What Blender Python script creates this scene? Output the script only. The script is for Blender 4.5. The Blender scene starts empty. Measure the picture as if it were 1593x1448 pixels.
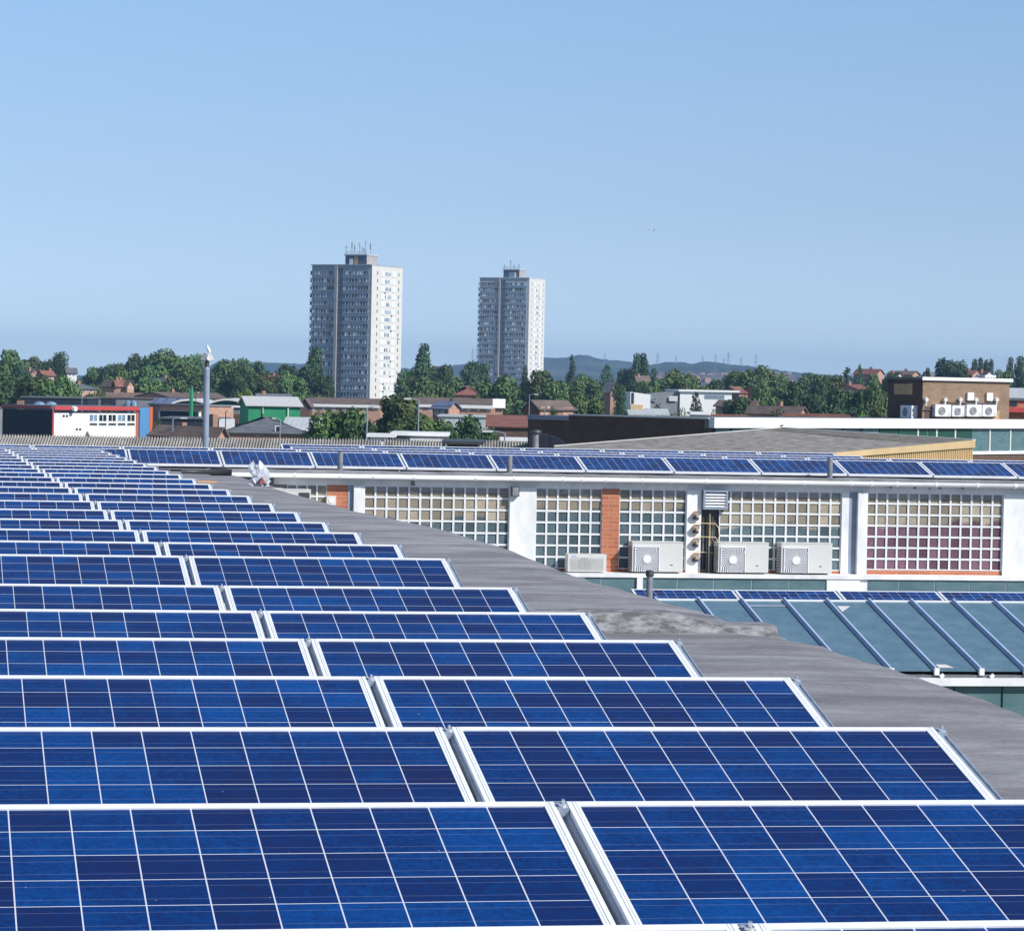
import bpy, math, random
from mathutils import Vector, Matrix
import numpy as np
R = math.radians
C = bpy.context.scene.collection
sc = bpy.context.scene
random.seed(7)

# ------------------------------------------------------------------ camera, sky, sun, exposure
PW, PH, F = 1593.0, 1448.0, 4939.3           # photograph size and focal length in its pixels
PITCH, YAW, ROLL = R(1.49), R(10.81), R(1.162)
CAM = Vector((0, 0, 13.0))
fw = Vector((math.sin(YAW)*math.cos(PITCH), math.cos(YAW)*math.cos(PITCH), -math.sin(PITCH)))
_r = Vector((math.cos(YAW), -math.sin(YAW), 0)); _u = _r.cross(fw)
rt = _r*math.cos(ROLL) + _u*math.sin(ROLL)
up = -_r*math.sin(ROLL) + _u*math.cos(ROLL)
cd = bpy.data.cameras.new('camera'); cam = bpy.data.objects.new('camera', cd); C.objects.link(cam)
cd.sensor_width = 36; cd.lens = 36*F/PW; cd.clip_end = 40000; cd.clip_start = .1
m = Matrix((( rt.x, up.x, -fw.x, CAM.x), (rt.y, up.y, -fw.y, CAM.y), (rt.z, up.z, -fw.z, CAM.z), (0, 0, 0, 1)))
cam.matrix_world = m
sc.camera = cam
SUN_BEARING, SUN_EL = 137.0, 37.0            # clockwise from +Y, and height
w = bpy.data.worlds.new('World'); sc.world = w; w.use_nodes = True
nt = w.node_tree; bg = nt.nodes['Background']
sky = nt.nodes.new('ShaderNodeTexSky'); sky.sky_type = 'NISHITA'; sky.sun_disc = False
sky.sun_elevation = R(SUN_EL); sky.sun_rotation = R(SUN_BEARING)
sky.air_density = 0.5; sky.dust_density = 0.1; sky.ozone_density = 6.0; sky.altitude = 100
_tc = nt.nodes.new('ShaderNodeTexCoord'); _mp = nt.nodes.new('ShaderNodeMapping'); _mp.inputs['Scale'].default_value = (1, 1, .66); _mp.inputs['Location'].default_value = (0, 0, .035)
nt.links.new(_tc.outputs['Generated'], _mp.inputs[0]); nt.links.new(_mp.outputs[0], sky.inputs[0])
_hs = nt.nodes.new('ShaderNodeHueSaturation'); _hs.inputs['Saturation'].default_value = .76; nt.links.new(sky.outputs[0], _hs.inputs['Color'])
_tn = nt.nodes.new('ShaderNodeMix'); _tn.data_type = 'RGBA'; _tn.blend_type = 'MULTIPLY'; _tn.inputs[0].default_value = 1; _tn.inputs[7].default_value = (.83, .91, .87, 1)
nt.links.new(_hs.outputs[0], _tn.inputs[6])
_sx = nt.nodes.new('ShaderNodeSeparateXYZ'); nt.links.new(_tc.outputs['Generated'], _sx.inputs[0])
_rp = nt.nodes.new('ShaderNodeValToRGB'); _mr = nt.nodes.new('ShaderNodeMapRange'); _mr.inputs[2].default_value = .25; nt.links.new(_sx.outputs[2], _mr.inputs[0]); nt.links.new(_mr.outputs[0], _rp.inputs[0])
_e = _rp.color_ramp.elements; _e[0].position = .04; _e[0].color = (1.08, 1.0, .90, 1); _e[1].position = .5; _e[1].color = (.86, 1, 1, 1); _k = _e.new(.23); _k.color = (.90, .925, .855, 1)
nt.links.new(_rp.outputs[0], _tn.inputs[7])
nt.links.new(_tn.outputs[2], bg.inputs[0]); bg.inputs[1].default_value = 0.105
sd = bpy.data.lights.new('sun', 'SUN'); sun = bpy.data.objects.new('sun', sd); C.objects.link(sun)
sd.energy = 3.6; sd.angle = R(.5); sd.color = (1, .965, .9)
_s = Vector((math.sin(R(SUN_BEARING))*math.cos(R(SUN_EL)), math.cos(R(SUN_BEARING))*math.cos(R(SUN_EL)), math.sin(R(SUN_EL))))
sun.rotation_euler = _s.to_track_quat('Z', 'Y').to_euler(); sun.location = (30, -30, 60)
sc.view_settings.view_transform = 'Standard'; sc.view_settings.look = 'None'
sc.view_settings.exposure = 0.45; sc.view_settings.gamma = 1

# ------------------------------------------------------------------ helpers
def ray(px, py):
    return (fw + rt*((px-PW/2)/F) - up*((py-PH/2)/F))
def at(px, py, d): return CAM + ray(px, py)*d
def pix(P):
    v = P-CAM; D = v.dot(fw); return PW/2+F*v.dot(rt)/D, PH/2-F*v.dot(up)/D
def onplane(px, py, n, p0):
    r = ray(px, py); n = Vector(n); return CAM + r*((Vector(p0)-CAM).dot(n)/r.dot(n))
def gx(px, d):                                # ground point under the photograph's column px at distance d
    y = PH/2
    P = at(px, 596, d); return Vector((P.x, P.y, 0))
def zat(px, py, d): return at(px, py, d).z

class MB:
    def __init__(s): s.v = []; s.f = []; s.m = []
    def quad(s, *ps, mi=0):
        n = len(s.v); s.v += [tuple(p) for p in ps]; s.f.append(tuple(range(n, n+len(ps)))); s.m.append(mi); return s
    def box(s, x0, x1, y0, y1, z0, z1, mi=0):
        n = len(s.v)
        s.v += [(x0,y0,z0),(x1,y0,z0),(x1,y1,z0),(x0,y1,z0),(x0,y0,z1),(x1,y0,z1),(x1,y1,z1),(x0,y1,z1)]
        for q in ((0,3,2,1),(4,5,6,7),(0,1,5,4),(1,2,6,5),(2,3,7,6),(3,0,4,7)):
            s.f.append(tuple(n+i for i in q)); s.m.append(mi)
        return s
    def hexa(s, ps, mi=0):                    # eight points ordered as in box
        n = len(s.v); s.v += [tuple(p) for p in ps]
        for q in ((0,3,2,1),(4,5,6,7),(0,1,5,4),(1,2,6,5),(2,3,7,6),(3,0,4,7)):
            s.f.append(tuple(n+i for i in q)); s.m.append(mi)
        return s
    def tube(s, pts, r, n=8, mi=0, cap=True):
        pts = [Vector(p) for p in pts]; rs = r if isinstance(r, (list, tuple)) else [r]*len(pts)
        b = len(s.v)
        for i, p in enumerate(pts):
            t = (pts[min(i+1, len(pts)-1)]-pts[max(i-1, 0)]).normalized()
            a = Vector((0, 0, 1)) if abs(t.z) < .9 else Vector((1, 0, 0))
            e1 = t.cross(a).normalized(); e2 = t.cross(e1)
            for k in range(n):
                g = 2*math.pi*k/n; s.v.append(tuple(p+(e1*math.cos(g)+e2*math.sin(g))*rs[i]))
        for i in range(len(pts)-1):
            for k in range(n):
                s.f.append((b+i*n+k, b+i*n+(k+1) % n, b+(i+1)*n+(k+1) % n, b+(i+1)*n+k)); s.m.append(mi)
        if cap:
            s.f.append(tuple(b+k for k in range(n))); s.m.append(mi)
            s.f.append(tuple(b+(len(pts)-1)*n+k for k in reversed(range(n)))); s.m.append(mi)
        return s
    def build(s, name, mats, parent=None, smooth=False):
        me = bpy.data.meshes.new(name); me.from_pydata(s.v, [], s.f)
        if not isinstance(mats, (list, tuple)): mats = [mats]
        for mt in mats: me.materials.append(mt)
        if len(mats) > 1: me.polygons.foreach_set('material_index', s.m)
        if smooth: me.polygons.foreach_set('use_smooth', [True]*len(me.polygons))
        me.update()
        o = bpy.data.objects.new(name, me); C.objects.link(o)
        if parent: o.parent = parent
        return o
def tag(o, label=None, cat=None, group=None, kind=None):
    if label: o['label'] = label
    if cat: o['category'] = cat
    if group: o['group'] = group
    if kind: o['kind'] = kind
    return o
def thing(name, label, cat, loc=(0, 0, 0), rz=0, group=None):
    o = bpy.data.objects.new(name, None); C.objects.link(o); o.location = loc; o.rotation_euler = (0, 0, rz)
    o.empty_display_size = .2
    return tag(o, label, cat, group)
KIDS = {}
def kids(o): return [c for c in bpy.data.objects if c.parent == o]
def copy_tree(o, parent=None, ch=None):
    c = o.copy(); C.objects.link(c)
    if parent: c.parent = parent
    if o.name not in KIDS: KIDS[o.name] = kids(o)
    for k in KIDS[o.name]: copy_tree(k, c)
    return c

# ------------------------------------------------------------------ materials
def mat(name, col, rough=.6, metal=0, spec=.5, var=.12, scale=3., bump=0, stretch=None, detail=5, coord='Object', col2=None, lo=.35, hi=.65):
    mt = bpy.data.materials.new(name); mt.use_nodes = True; t = mt.node_tree; N = t.nodes; L = t.links
    b = N['Principled BSDF']; b.inputs['Roughness'].default_value = rough; b.inputs['Metallic'].default_value = metal
    b.inputs['Specular IOR Level'].default_value = spec
    tc = N.new('ShaderNodeTexCoord'); mp = N.new('ShaderNodeMapping'); L.new(tc.outputs[coord], mp.inputs[0])
    if stretch: mp.inputs['Scale'].default_value = stretch
    nz = N.new('ShaderNodeTexNoise'); nz.inputs['Scale'].default_value = scale; nz.inputs['Detail'].default_value = detail
    nz.inputs['Roughness'].default_value = .65
    L.new(mp.outputs[0], nz.inputs[0])
    mr = N.new('ShaderNodeMapRange'); mr.inputs[1].default_value = lo; mr.inputs[2].default_value = hi; L.new(nz.outputs[0], mr.inputs[0])
    mx = N.new('ShaderNodeMix'); mx.data_type = 'RGBA'; L.new(mr.outputs[0], mx.inputs[0])
    c2 = col2 or tuple(min(1, c*(1+var)) for c in col)
    c1 = col if col2 else tuple(c*(1-var) for c in col)
    mx.inputs[6].default_value = (*c1, 1); mx.inputs[7].default_value = (*c2, 1)
    L.new(mx.outputs[2], b.inputs['Base Color'])
    if bump:
        bp = N.new('ShaderNodeBump'); bp.inputs['Strength'].default_value = bump; bp.inputs['Distance'].default_value = .02
        L.new(nz.outputs[0], bp.inputs['Height']); L.new(bp.outputs[0], b.inputs['Normal'])
    mt['mix'] = mx.name
    return mt
def brickmat(name, c1, c2, mortar, sc_=1.0, wall='x'):
    mt = bpy.data.materials.new(name); mt.use_nodes = True; t = mt.node_tree; N = t.nodes; L = t.links
    b = N['Principled BSDF']; b.inputs['Roughness'].default_value = .85; b.inputs['Specular IOR Level'].default_value = .2
    tc = N.new('ShaderNodeTexCoord'); sp = N.new('ShaderNodeSeparateXYZ'); L.new(tc.outputs['Object'], sp.inputs[0])
    ad = N.new('ShaderNodeMath'); ad.operation = 'ADD'; L.new(sp.outputs[0], ad.inputs[0]); L.new(sp.outputs[1], ad.inputs[1])
    cb = N.new('ShaderNodeCombineXYZ'); L.new(ad.outputs[0], cb.inputs[0]); L.new(sp.outputs[2], cb.inputs[1])
    br = N.new('ShaderNodeTexBrick'); L.new(cb.outputs[0], br.inputs[0])
    br.inputs['Color1'].default_value = (*c1, 1); br.inputs['Color2'].default_value = (*c2, 1); br.inputs['Mortar'].default_value = (*mortar, 1)
    br.inputs['Scale'].default_value = sc_; br.inputs['Brick Width'].default_value = .225; br.inputs['Row Height'].default_value = .075
    br.inputs['Mortar Size'].default_value = .008
    nz = N.new('ShaderNodeTexNoise'); nz.inputs['Scale'].default_value = 1.7; nz.inputs['Detail'].default_value = 6; L.new(cb.outputs[0], nz.inputs[0])
    mx = N.new('ShaderNodeMix'); mx.data_type = 'RGBA'; mx.blend_type = 'MULTIPLY'; mx.inputs[0].default_value = .5
    L.new(br.outputs[0], mx.inputs[6]); L.new(nz.outputs[0], mx.inputs[7])
    g = N.new('ShaderNodeMix'); g.data_type = 'RGBA'; g.blend_type = 'MULTIPLY'; g.inputs[0].default_value = 1
    g.inputs[7].default_value = (1.35, 1.35, 1.35, 1); L.new(mx.outputs[2], g.inputs[6])
    L.new(g.outputs[2], b.inputs['Base Color'])
    return mt
def rowmat(name, col, col2, period, axis='z', rough=.8, amp=.35):
    """slats, tiles or profiled sheet: thin darker courses every period metres along the axis, plus weathering"""
    mt = mat(name, col, rough, col2=col2, scale=.8, spec=.25); t = mt.node_tree; N = t.nodes; L = t.links
    tc = N.new('ShaderNodeTexCoord'); sp = N.new('ShaderNodeSeparateXYZ'); L.new(tc.outputs['Object'], sp.inputs[0])
    k = {'x': 0, 'y': 1, 'z': 2}[axis]
    d = N.new('ShaderNodeMath'); d.operation = 'DIVIDE'; d.inputs[1].default_value = period; L.new(sp.outputs[k], d.inputs[0])
    fr = N.new('ShaderNodeMath'); fr.operation = 'FRACT'; L.new(d.outputs[0], fr.inputs[0])
    lt = N.new('ShaderNodeMath'); lt.operation = 'LESS_THAN'; lt.inputs[1].default_value = .18; L.new(fr.outputs[0], lt.inputs[0])
    ml = N.new('ShaderNodeMath'); ml.operation = 'MULTIPLY'; ml.inputs[1].default_value = amp; L.new(lt.outputs[0], ml.inputs[0])
    mx = N.new('ShaderNodeMix'); mx.data_type = 'RGBA'; mx.inputs[7].default_value = (*[c*.35 for c in col], 1)
    L.new(ml.outputs[0], mx.inputs[0]); L.new(N[mt['mix']].outputs[2], mx.inputs[6])
    L.new(mx.outputs[2], N['Principled BSDF'].inputs['Base Color'])
    return mt
def cellmat():
    mt = bpy.data.materials.new('solar cells'); mt.use_nodes = True; t = mt.node_tree; N = t.nodes; L = t.links
    b = N['Principled BSDF']
    def M(op, a, bb=None):
        n = N.new('ShaderNodeMath'); n.operation = op
        for i, v in enumerate((a, bb)):
            if v is None: continue
            if isinstance(v, (int, float)): n.inputs[i].default_value = v
            else: L.new(v, n.inputs[i])
        return n.outputs[0]
    uv = N.new('ShaderNodeUVMap'); sp = N.new('ShaderNodeSeparateXYZ'); L.new(uv.outputs[0], sp.inputs[0])
    u, v = sp.outputs[0], sp.outputs[1]; oi = N.new('ShaderNodeObjectInfo'); rnd = oi.outputs['Random']
    fu, fv = M('FRACT', u), M('FRACT', v)
    cid = N.new('ShaderNodeCombineXYZ'); L.new(M('FLOOR', u), cid.inputs[0]); L.new(M('FLOOR', v), cid.inputs[1]); L.new(M('MULTIPLY', rnd, 731.), cid.inputs[2])
    wn = N.new('ShaderNodeTexWhiteNoise'); wn.noise_dimensions = '3D'; L.new(cid.outputs[0], wn.inputs[0])
    # multicrystalline grain, different in every panel
    off = N.new('ShaderNodeCombineXYZ'); L.new(u, off.inputs[0]); L.new(v, off.inputs[1]); L.new(M('MULTIPLY', rnd, 97.), off.inputs[2])
    vo = N.new('ShaderNodeTexVoronoi'); vo.inputs['Scale'].default_value = 13; L.new(off.outputs[0], vo.inputs[0])
    vs = N.new('ShaderNodeSeparateColor'); L.new(vo.outputs['Color'], vs.inputs[0])
    nz = N.new('ShaderNodeTexNoise'); nz.inputs['Scale'].default_value = 1.6; nz.inputs['Detail'].default_value = 4; L.new(off.outputs[0], nz.inputs[0])
    wide = N.new('ShaderNodeTexNoise'); wide.inputs['Scale'].default_value = .22; wide.inputs['Detail'].default_value = 1; L.new(off.outputs[0], wide.inputs[0])
    tone = M('ADD', M('ADD', M('MULTIPLY', wn.outputs[0], .50), M('MULTIPLY', vs.outputs[0], .24)), M('ADD', M('MULTIPLY', nz.outputs[0], .32), M('MULTIPLY', wide.outputs[0], .5)))
    tone = M('SUBTRACT', tone, .25)
    rp = N.new('ShaderNodeValToRGB'); e = rp.color_ramp.elements
    e[0].position = 0; e[0].color = (.0115, .0125, .062, 1); e[1].position = 1; e[1].color = (.002, .068, .285, 1)
    k = e.new(.45); k.color = (.0035, .024, .124, 1)
    L.new(tone, rp.inputs[0])
    # busbars run along the long side, two to a cell
    bb = M('LESS_THAN', M('ABSOLUTE', M('SUBTRACT', M('FRACT', M('ADD', M('MULTIPLY', fv, 2.), .0)), .5)), .016)
    m1 = N.new('ShaderNodeMix'); m1.data_type = 'RGBA'; L.new(M('MULTIPLY', bb, .3), m1.inputs[0]); L.new(rp.outputs[0], m1.inputs[6]); m1.inputs[7].default_value = (.22, .26, .42, 1)
    du = M('MINIMUM', fu, M('SUBTRACT', 1., fu)); dv = M('MINIMUM', fv, M('SUBTRACT', 1., fv))
    ln = M('MAXIMUM', M('LESS_THAN', du, .0115), M('LESS_THAN', dv, .0105))
    m2 = N.new('ShaderNodeMix'); m2.data_type = 'RGBA'; L.new(ln, m2.inputs[0]); L.new(m1.outputs[2], m2.inputs[6]); m2.inputs[7].default_value = (.62, .65, .74, 1)
    # dust and a few bird specks
    dn = N.new('ShaderNodeTexNoise'); dn.inputs['Scale'].default_value = 7; dn.inputs['Detail'].default_value = 6; L.new(off.outputs[0], dn.inputs[0])
    spk = M('GREATER_THAN', dn.outputs[0], .765)
    m3 = N.new('ShaderNodeMix'); m3.data_type = 'RGBA'; L.new(M('MULTIPLY', spk, .6), m3.inputs[0]); L.new(m2.outputs[2], m3.inputs[6]); m3.inputs[7].default_value = (.5, .5, .5, 1)
    L.new(m3.outputs[2], b.inputs['Base Color'])
    b.inputs['Roughness'].default_value = .18; b.inputs['IOR'].default_value = 1.4; b.inputs['Specular IOR Level'].default_value = .13
    return mt

MT = {}
MT['cells'] = cellmat()
MT['alu'] = mat('anodised frame', (.88, .89, .91), .4, .05, var=.05, scale=9)
MT['galv'] = mat('galvanised rail', (.42, .48, .57), .42, .35, var=.12, scale=14)
MT['steel'] = mat('zinc bolt', (.62, .63, .66), .3, .8, var=.1, scale=30)
MT['darkmetal'] = mat('dark painted metal', (.05, .055, .06), .5, var=.2)
MT['white'] = mat('white paint', (.80, .80, .80), .55, var=.05, scale=2.5, bump=.1)
MT['wallwhite'] = mat('weathered white render', (.62, .63, .64), .8, col2=(.82, .82, .81), scale=1.8, lo=.3, hi=.55, bump=.3, stretch=(1, 1, .5))
MT['offwhite'] = mat('off white casing', (.66, .65, .62), .45, var=.05, scale=3)
MT['greypipe'] = mat('grey vent pipe', (.22, .23, .25), .6, var=.2, scale=8)
MT['bluegrey'] = mat('blue grey paint', (.25, .30, .38), .5, var=.12, scale=4)
MT['redbrick'] = brickmat('orange red brick', (.42, .13, .065), (.50, .18, .09), (.42, .25, .2))
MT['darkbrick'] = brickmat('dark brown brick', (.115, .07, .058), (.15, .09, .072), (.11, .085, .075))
MT['plantbrick'] = brickmat('brown plant room brick', (.24, .15, .095), (.30, .20, .13), (.3, .24, .19))
MT['pinkbrick'] = brickmat('pink brick', (.46, .24, .17), (.52, .29, .21), (.45, .33, .27))
MT['housebrick'] = brickmat('house brick', (.29, .145, .105), (.34, .18, .135), (.34, .27, .22))
MT['tileroof'] = rowmat('brown tile', (.13, .10, .09), (.19, .14, .12), .35, 'z')
MT['redtile'] = rowmat('red tile', (.20, .085, .07), (.27, .12, .095), .35, 'z')
MT['slate'] = rowmat('grey slate', (.11, .12, .14), (.16, .17, .19), .35, 'z')
MT['palesheet'] = rowmat('pale sheet roof', (.42, .46, .48), (.52, .55, .56), .6, 'x', amp=.2)
MT['navysheet'] = rowmat('navy sheet cladding', (.022, .028, .045), (.03, .037, .058), .5, 'x', amp=.4)
MT['greysheet'] = rowmat('grey sheet cladding', (.2, .21, .23), (.26, .27, .29), .5, 'x', amp=.2)
MT['greensheet'] = rowmat('green sheet cladding', (.03, .26, .12), (.04, .31, .15), .5, 'x', amp=.25)
MT['darkgreen'] = mat('dark green canopy', (.015, .07, .045), .5, var=.2)
MT['redpaint'] = mat('red fascia', (.52, .07, .07), .45, var=.08)
MT['orange'] = mat('orange trim', (.62, .14, .06), .5, var=.06)
MT['bluepanel'] = mat('sky blue panel', (.10, .27, .52), .45, var=.06)
MT['glassdark'] = mat('dark window glass', (.025, .035, .05), .08, var=.4, scale=.9)
MT['glassblue'] = mat('window glass with blind', (.20, .30, .42), .12, var=.3, scale=.9)
MT['greenglass'] = mat('green spandrel glass', (.08, .155, .175), .14, col2=(.13, .215, .235), scale=1.6, stretch=(1, 1, 3))
MT['roofglass'] = mat('rooflight wired glass', (.085, .165, .225), .25, col2=(.13, .22, .275), scale=3.5, detail=11)
MT['barblue'] = mat('blue grey glazing bar', (.46, .56, .74), .45, var=.08, scale=2)
MT['cable'] = mat('pale lagging', (.60, .50, .30), .6, var=.1, scale=12)
MT['cream'] = mat('cream fascia', (.62, .45, .24), .55, var=.06, scale=1.2)
MT['concrete'] = mat('parapet concrete', (.20, .205, .22), .9, col2=(.34, .34, .355), scale=3.5, bump=.5, stretch=(.6, 1, 2))
MT['mortar'] = mat('white block mortar', (.70, .72, .72), .8, var=.08, scale=6)
MT['sandboard'] = mat('plywood board', (.55, .33, .17), .7, var=.1)
MT['lead'] = mat('lead sheet', (.12, .13, .145), .6, var=.2, scale=4)
def bitumen():
    mt = mat('grey roofing felt', (.212, .205, .220), .8, col2=(.37, .36, .38), scale=1.5, stretch=(.7, 1.3, 1), bump=.5, spec=.3, lo=.36, hi=.64, detail=10)
    t = mt.node_tree; N = t.nodes; L = t.links
    tc = N.new('ShaderNodeTexCoord'); mp = N.new('ShaderNodeMapping'); mp.inputs['Scale'].default_value = (.45, .9, 1); L.new(tc.outputs['Object'], mp.inputs[0])
    nz = N.new('ShaderNodeTexNoise'); nz.inputs['Scale'].default_value = 1.3; nz.inputs['Detail'].default_value = 7; nz.inputs['Roughness'].default_value = .6; nz.inputs['Distortion'].default_value = .6
    L.new(mp.outputs[0], nz.inputs[0])
    mr = N.new('ShaderNodeMapRange'); mr.inputs[1].default_value = .42; mr.inputs[2].default_value = .7; L.new(nz.outputs[0], mr.inputs[0])
    mx = N.new('ShaderNodeMix'); mx.data_type = 'RGBA'; mx.inputs[7].default_value = (.135, .128, .137, 1)
    k = N.new('ShaderNodeMath'); k.operation = 'MULTIPLY'; k.inputs[1].default_value = .72; L.new(mr.outputs[0], k.inputs[0]); L.new(k.outputs[0], mx.inputs[0])
    L.new(N[mt['mix']].outputs[2], mx.inputs[6])
    # fine aggregate and a few white droppings
    n2 = N.new('ShaderNodeTexNoise'); n2.inputs['Scale'].default_value = 30; n2.inputs['Detail'].default_value = 10; n2.inputs['Roughness'].default_value = .75; L.new(tc.outputs['Object'], n2.inputs[0])
    m2 = N.new('ShaderNodeMix'); m2.data_type = 'RGBA'; m2.blend_type = 'OVERLAY'; m2.inputs[0].default_value = .6
    L.new(mx.outputs[2], m2.inputs[6]); L.new(n2.outputs[0], m2.inputs[7])
    vo = N.new('ShaderNodeTexVoronoi'); vo.inputs['Scale'].default_value = .8; L.new(tc.outputs['Object'], vo.inputs[0])
    lt = N.new('ShaderNodeMath'); lt.operation = 'LESS_THAN'; lt.inputs[1].default_value = .04; L.new(vo.outputs['Distance'], lt.inputs[0])
    m3 = N.new('ShaderNodeMix'); m3.data_type = 'RGBA'; L.new(lt.outputs[0], m3.inputs[0]); L.new(m2.outputs[2], m3.inputs[6]); m3.inputs[7].default_value = (.7, .7, .68, 1)
    L.new(m3.outputs[2], N['Principled BSDF'].inputs['Base Color'])
    return mt
MT['felt'] = bitumen()
MT['kerbfelt'] = mat('mottled kerb felt', (.12, .116, .124), .9, col2=(.34, .332, .346), scale=13, bump=1., lo=.4, hi=.6, detail=10, stretch=(.6, 1, 1.5))
MT['chippings'] = mat('stone chippings', (.125, .108, .095), .95, col2=(.39, .36, .33), scale=3.2, bump=.6, lo=.4, hi=.6, detail=8)
MT['chippings_dark'] = mat('mossy stone chippings', (.085, .075, .062), .95, col2=(.24, .215, .18), scale=3, bump=.4, detail=8)  # darker version of the chippings for the upper strip
MT['asbestos'] = mat('asbestos cement sheet', (.24, .225, .21), .9, col2=(.40, .385, .36), scale=1.3, bump=.2)
def blockmat(name, lowc, lowc2, split, top=(.38, .325, .25)):
    """glass blocks: what stands behind them (blinds above, dark room or stock below) shows by height; every block a little different"""
    mt = bpy.data.materials.new(name); mt.use_nodes = True; t = mt.node_tree; N = t.nodes; L = t.links; b = N['Principled BSDF']
    tc = N.new('ShaderNodeTexCoord'); sp = N.new('ShaderNodeSeparateXYZ'); L.new(tc.outputs['Object'], sp.inputs[0])
    nz = N.new('ShaderNodeTexNoise'); nz.inputs['Scale'].default_value = 1.4; nz.inputs['Detail'].default_value = 6; L.new(tc.outputs['Object'], nz.inputs[0])
    a = N.new('ShaderNodeMath'); a.operation = 'MULTIPLY_ADD'; a.inputs[1].default_value = .42; L.new(nz.outputs[0], a.inputs[0]); L.new(sp.outputs[2], a.inputs[2])
    mr = N.new('ShaderNodeMapRange'); mr.inputs[1].default_value = split+.21-.03; mr.inputs[2].default_value = split+.21+.03; L.new(a.outputs[0], mr.inputs[0])
    fn = N.new('ShaderNodeTexNoise'); fn.inputs['Scale'].default_value = 22; fn.inputs['Detail'].default_value = 3; L.new(tc.outputs['Object'], fn.inputs[0])
    lowm = N.new('ShaderNodeMix'); lowm.data_type = 'RGBA'; L.new(fn.outputs[0], lowm.inputs[0]); lowm.inputs[6].default_value = (*lowc, 1); lowm.inputs[7].default_value = (*lowc2, 1)
    topm = N.new('ShaderNodeMix'); topm.data_type = 'RGBA'; L.new(fn.outputs[0], topm.inputs[0]); topm.inputs[6].default_value = (*[c*.62 for c in top], 1); topm.inputs[7].default_value = (*[c*1.15 for c in top], 1)
    mx = N.new('ShaderNodeMix'); mx.data_type = 'RGBA'; L.new(mr.outputs[0], mx.inputs[0]); L.new(lowm.outputs[2], mx.inputs[6]); L.new(topm.outputs[2], mx.inputs[7])
    ge = N.new('ShaderNodeNewGeometry'); vr = N.new('ShaderNodeMapRange'); vr.inputs[3].default_value = .62; vr.inputs[4].default_value = 1.35; L.new(ge.outputs['Random Per Island'], vr.inputs[0])
    hv = N.new('ShaderNodeHueSaturation'); L.new(mx.outputs[2], hv.inputs['Color']); L.new(vr.outputs[0], hv.inputs['Value']); L.new(hv.outputs[0], b.inputs['Base Color']); b.inputs['Roughness'].default_value = .12
    a2 = N.new('ShaderNodeMath'); a2.operation = 'MULTIPLY_ADD'; a2.inputs[1].default_value = .10; L.new(ge.outputs['Random Per Island'], a2.inputs[0]); L.new(a.outputs[0], a2.inputs[2]); L.new(a2.outputs[0], mr.inputs[0])
    bp = N.new('ShaderNodeBump'); bp.inputs['Strength'].default_value = .25; L.new(fn.outputs[0], bp.inputs['Height']); L.new(bp.outputs[0], b.inputs['Normal'])
    return mt
def leafmat(name, c1, c2):
    mt = bpy.data.materials.new(name); mt.use_nodes = True; t = mt.node_tree; N = t.nodes; L = t.links; b = N['Principled BSDF']
    oi = N.new('ShaderNodeObjectInfo'); tc = N.new('ShaderNodeTexCoord')
    nz = N.new('ShaderNodeTexNoise'); nz.inputs['Scale'].default_value = 7; nz.inputs['Detail'].default_value = 3; L.new(tc.outputs['Object'], nz.inputs[0])
    mr = N.new('ShaderNodeMapRange'); mr.inputs[1].default_value = .35; mr.inputs[2].default_value = .65; L.new(nz.outputs[0], mr.inputs[0])
    mx = N.new('ShaderNodeMix'); mx.data_type = 'RGBA'; L.new(mr.outputs[0], mx.inputs[0]); mx.inputs[6].default_value = (*c1, 1); mx.inputs[7].default_value = (*c2, 1)
    hs = N.new('ShaderNodeHueSaturation'); L.new(mx.outputs[2], hs.inputs['Color'])
    for nm, lo, hi in (('Value', .65, 1.4), ('Hue', .47, .525)):
        q = N.new('ShaderNodeMapRange'); q.inputs[3].default_value = lo; q.inputs[4].default_value = hi; L.new(oi.outputs['Random'], q.inputs[0]); L.new(q.outputs[0], hs.inputs[nm])
    L.new(hs.outputs[0], b.inputs['Base Color']); b.inputs['Roughness'].default_value = .7; b.inputs['Specular IOR Level'].default_value = .2
    return mt
MT['leaf'] = leafmat('broad leaves', (.060, .106, .036), (.118, .172, .056))
MT['leafdark'] = leafmat('dark leaves', (.034, .068, .029), (.064, .110, .042))
MT['leaflight'] = leafmat('fresh leaves', (.10, .17, .03), (.17, .26, .045))
MT['bark'] = mat('bark', (.06, .045, .035), .9, var=.3, scale=6)
MT['grass'] = mat('gardens and verges', (.045, .075, .028), .95, col2=(.10, .115, .06), scale=.02, detail=9)
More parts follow.
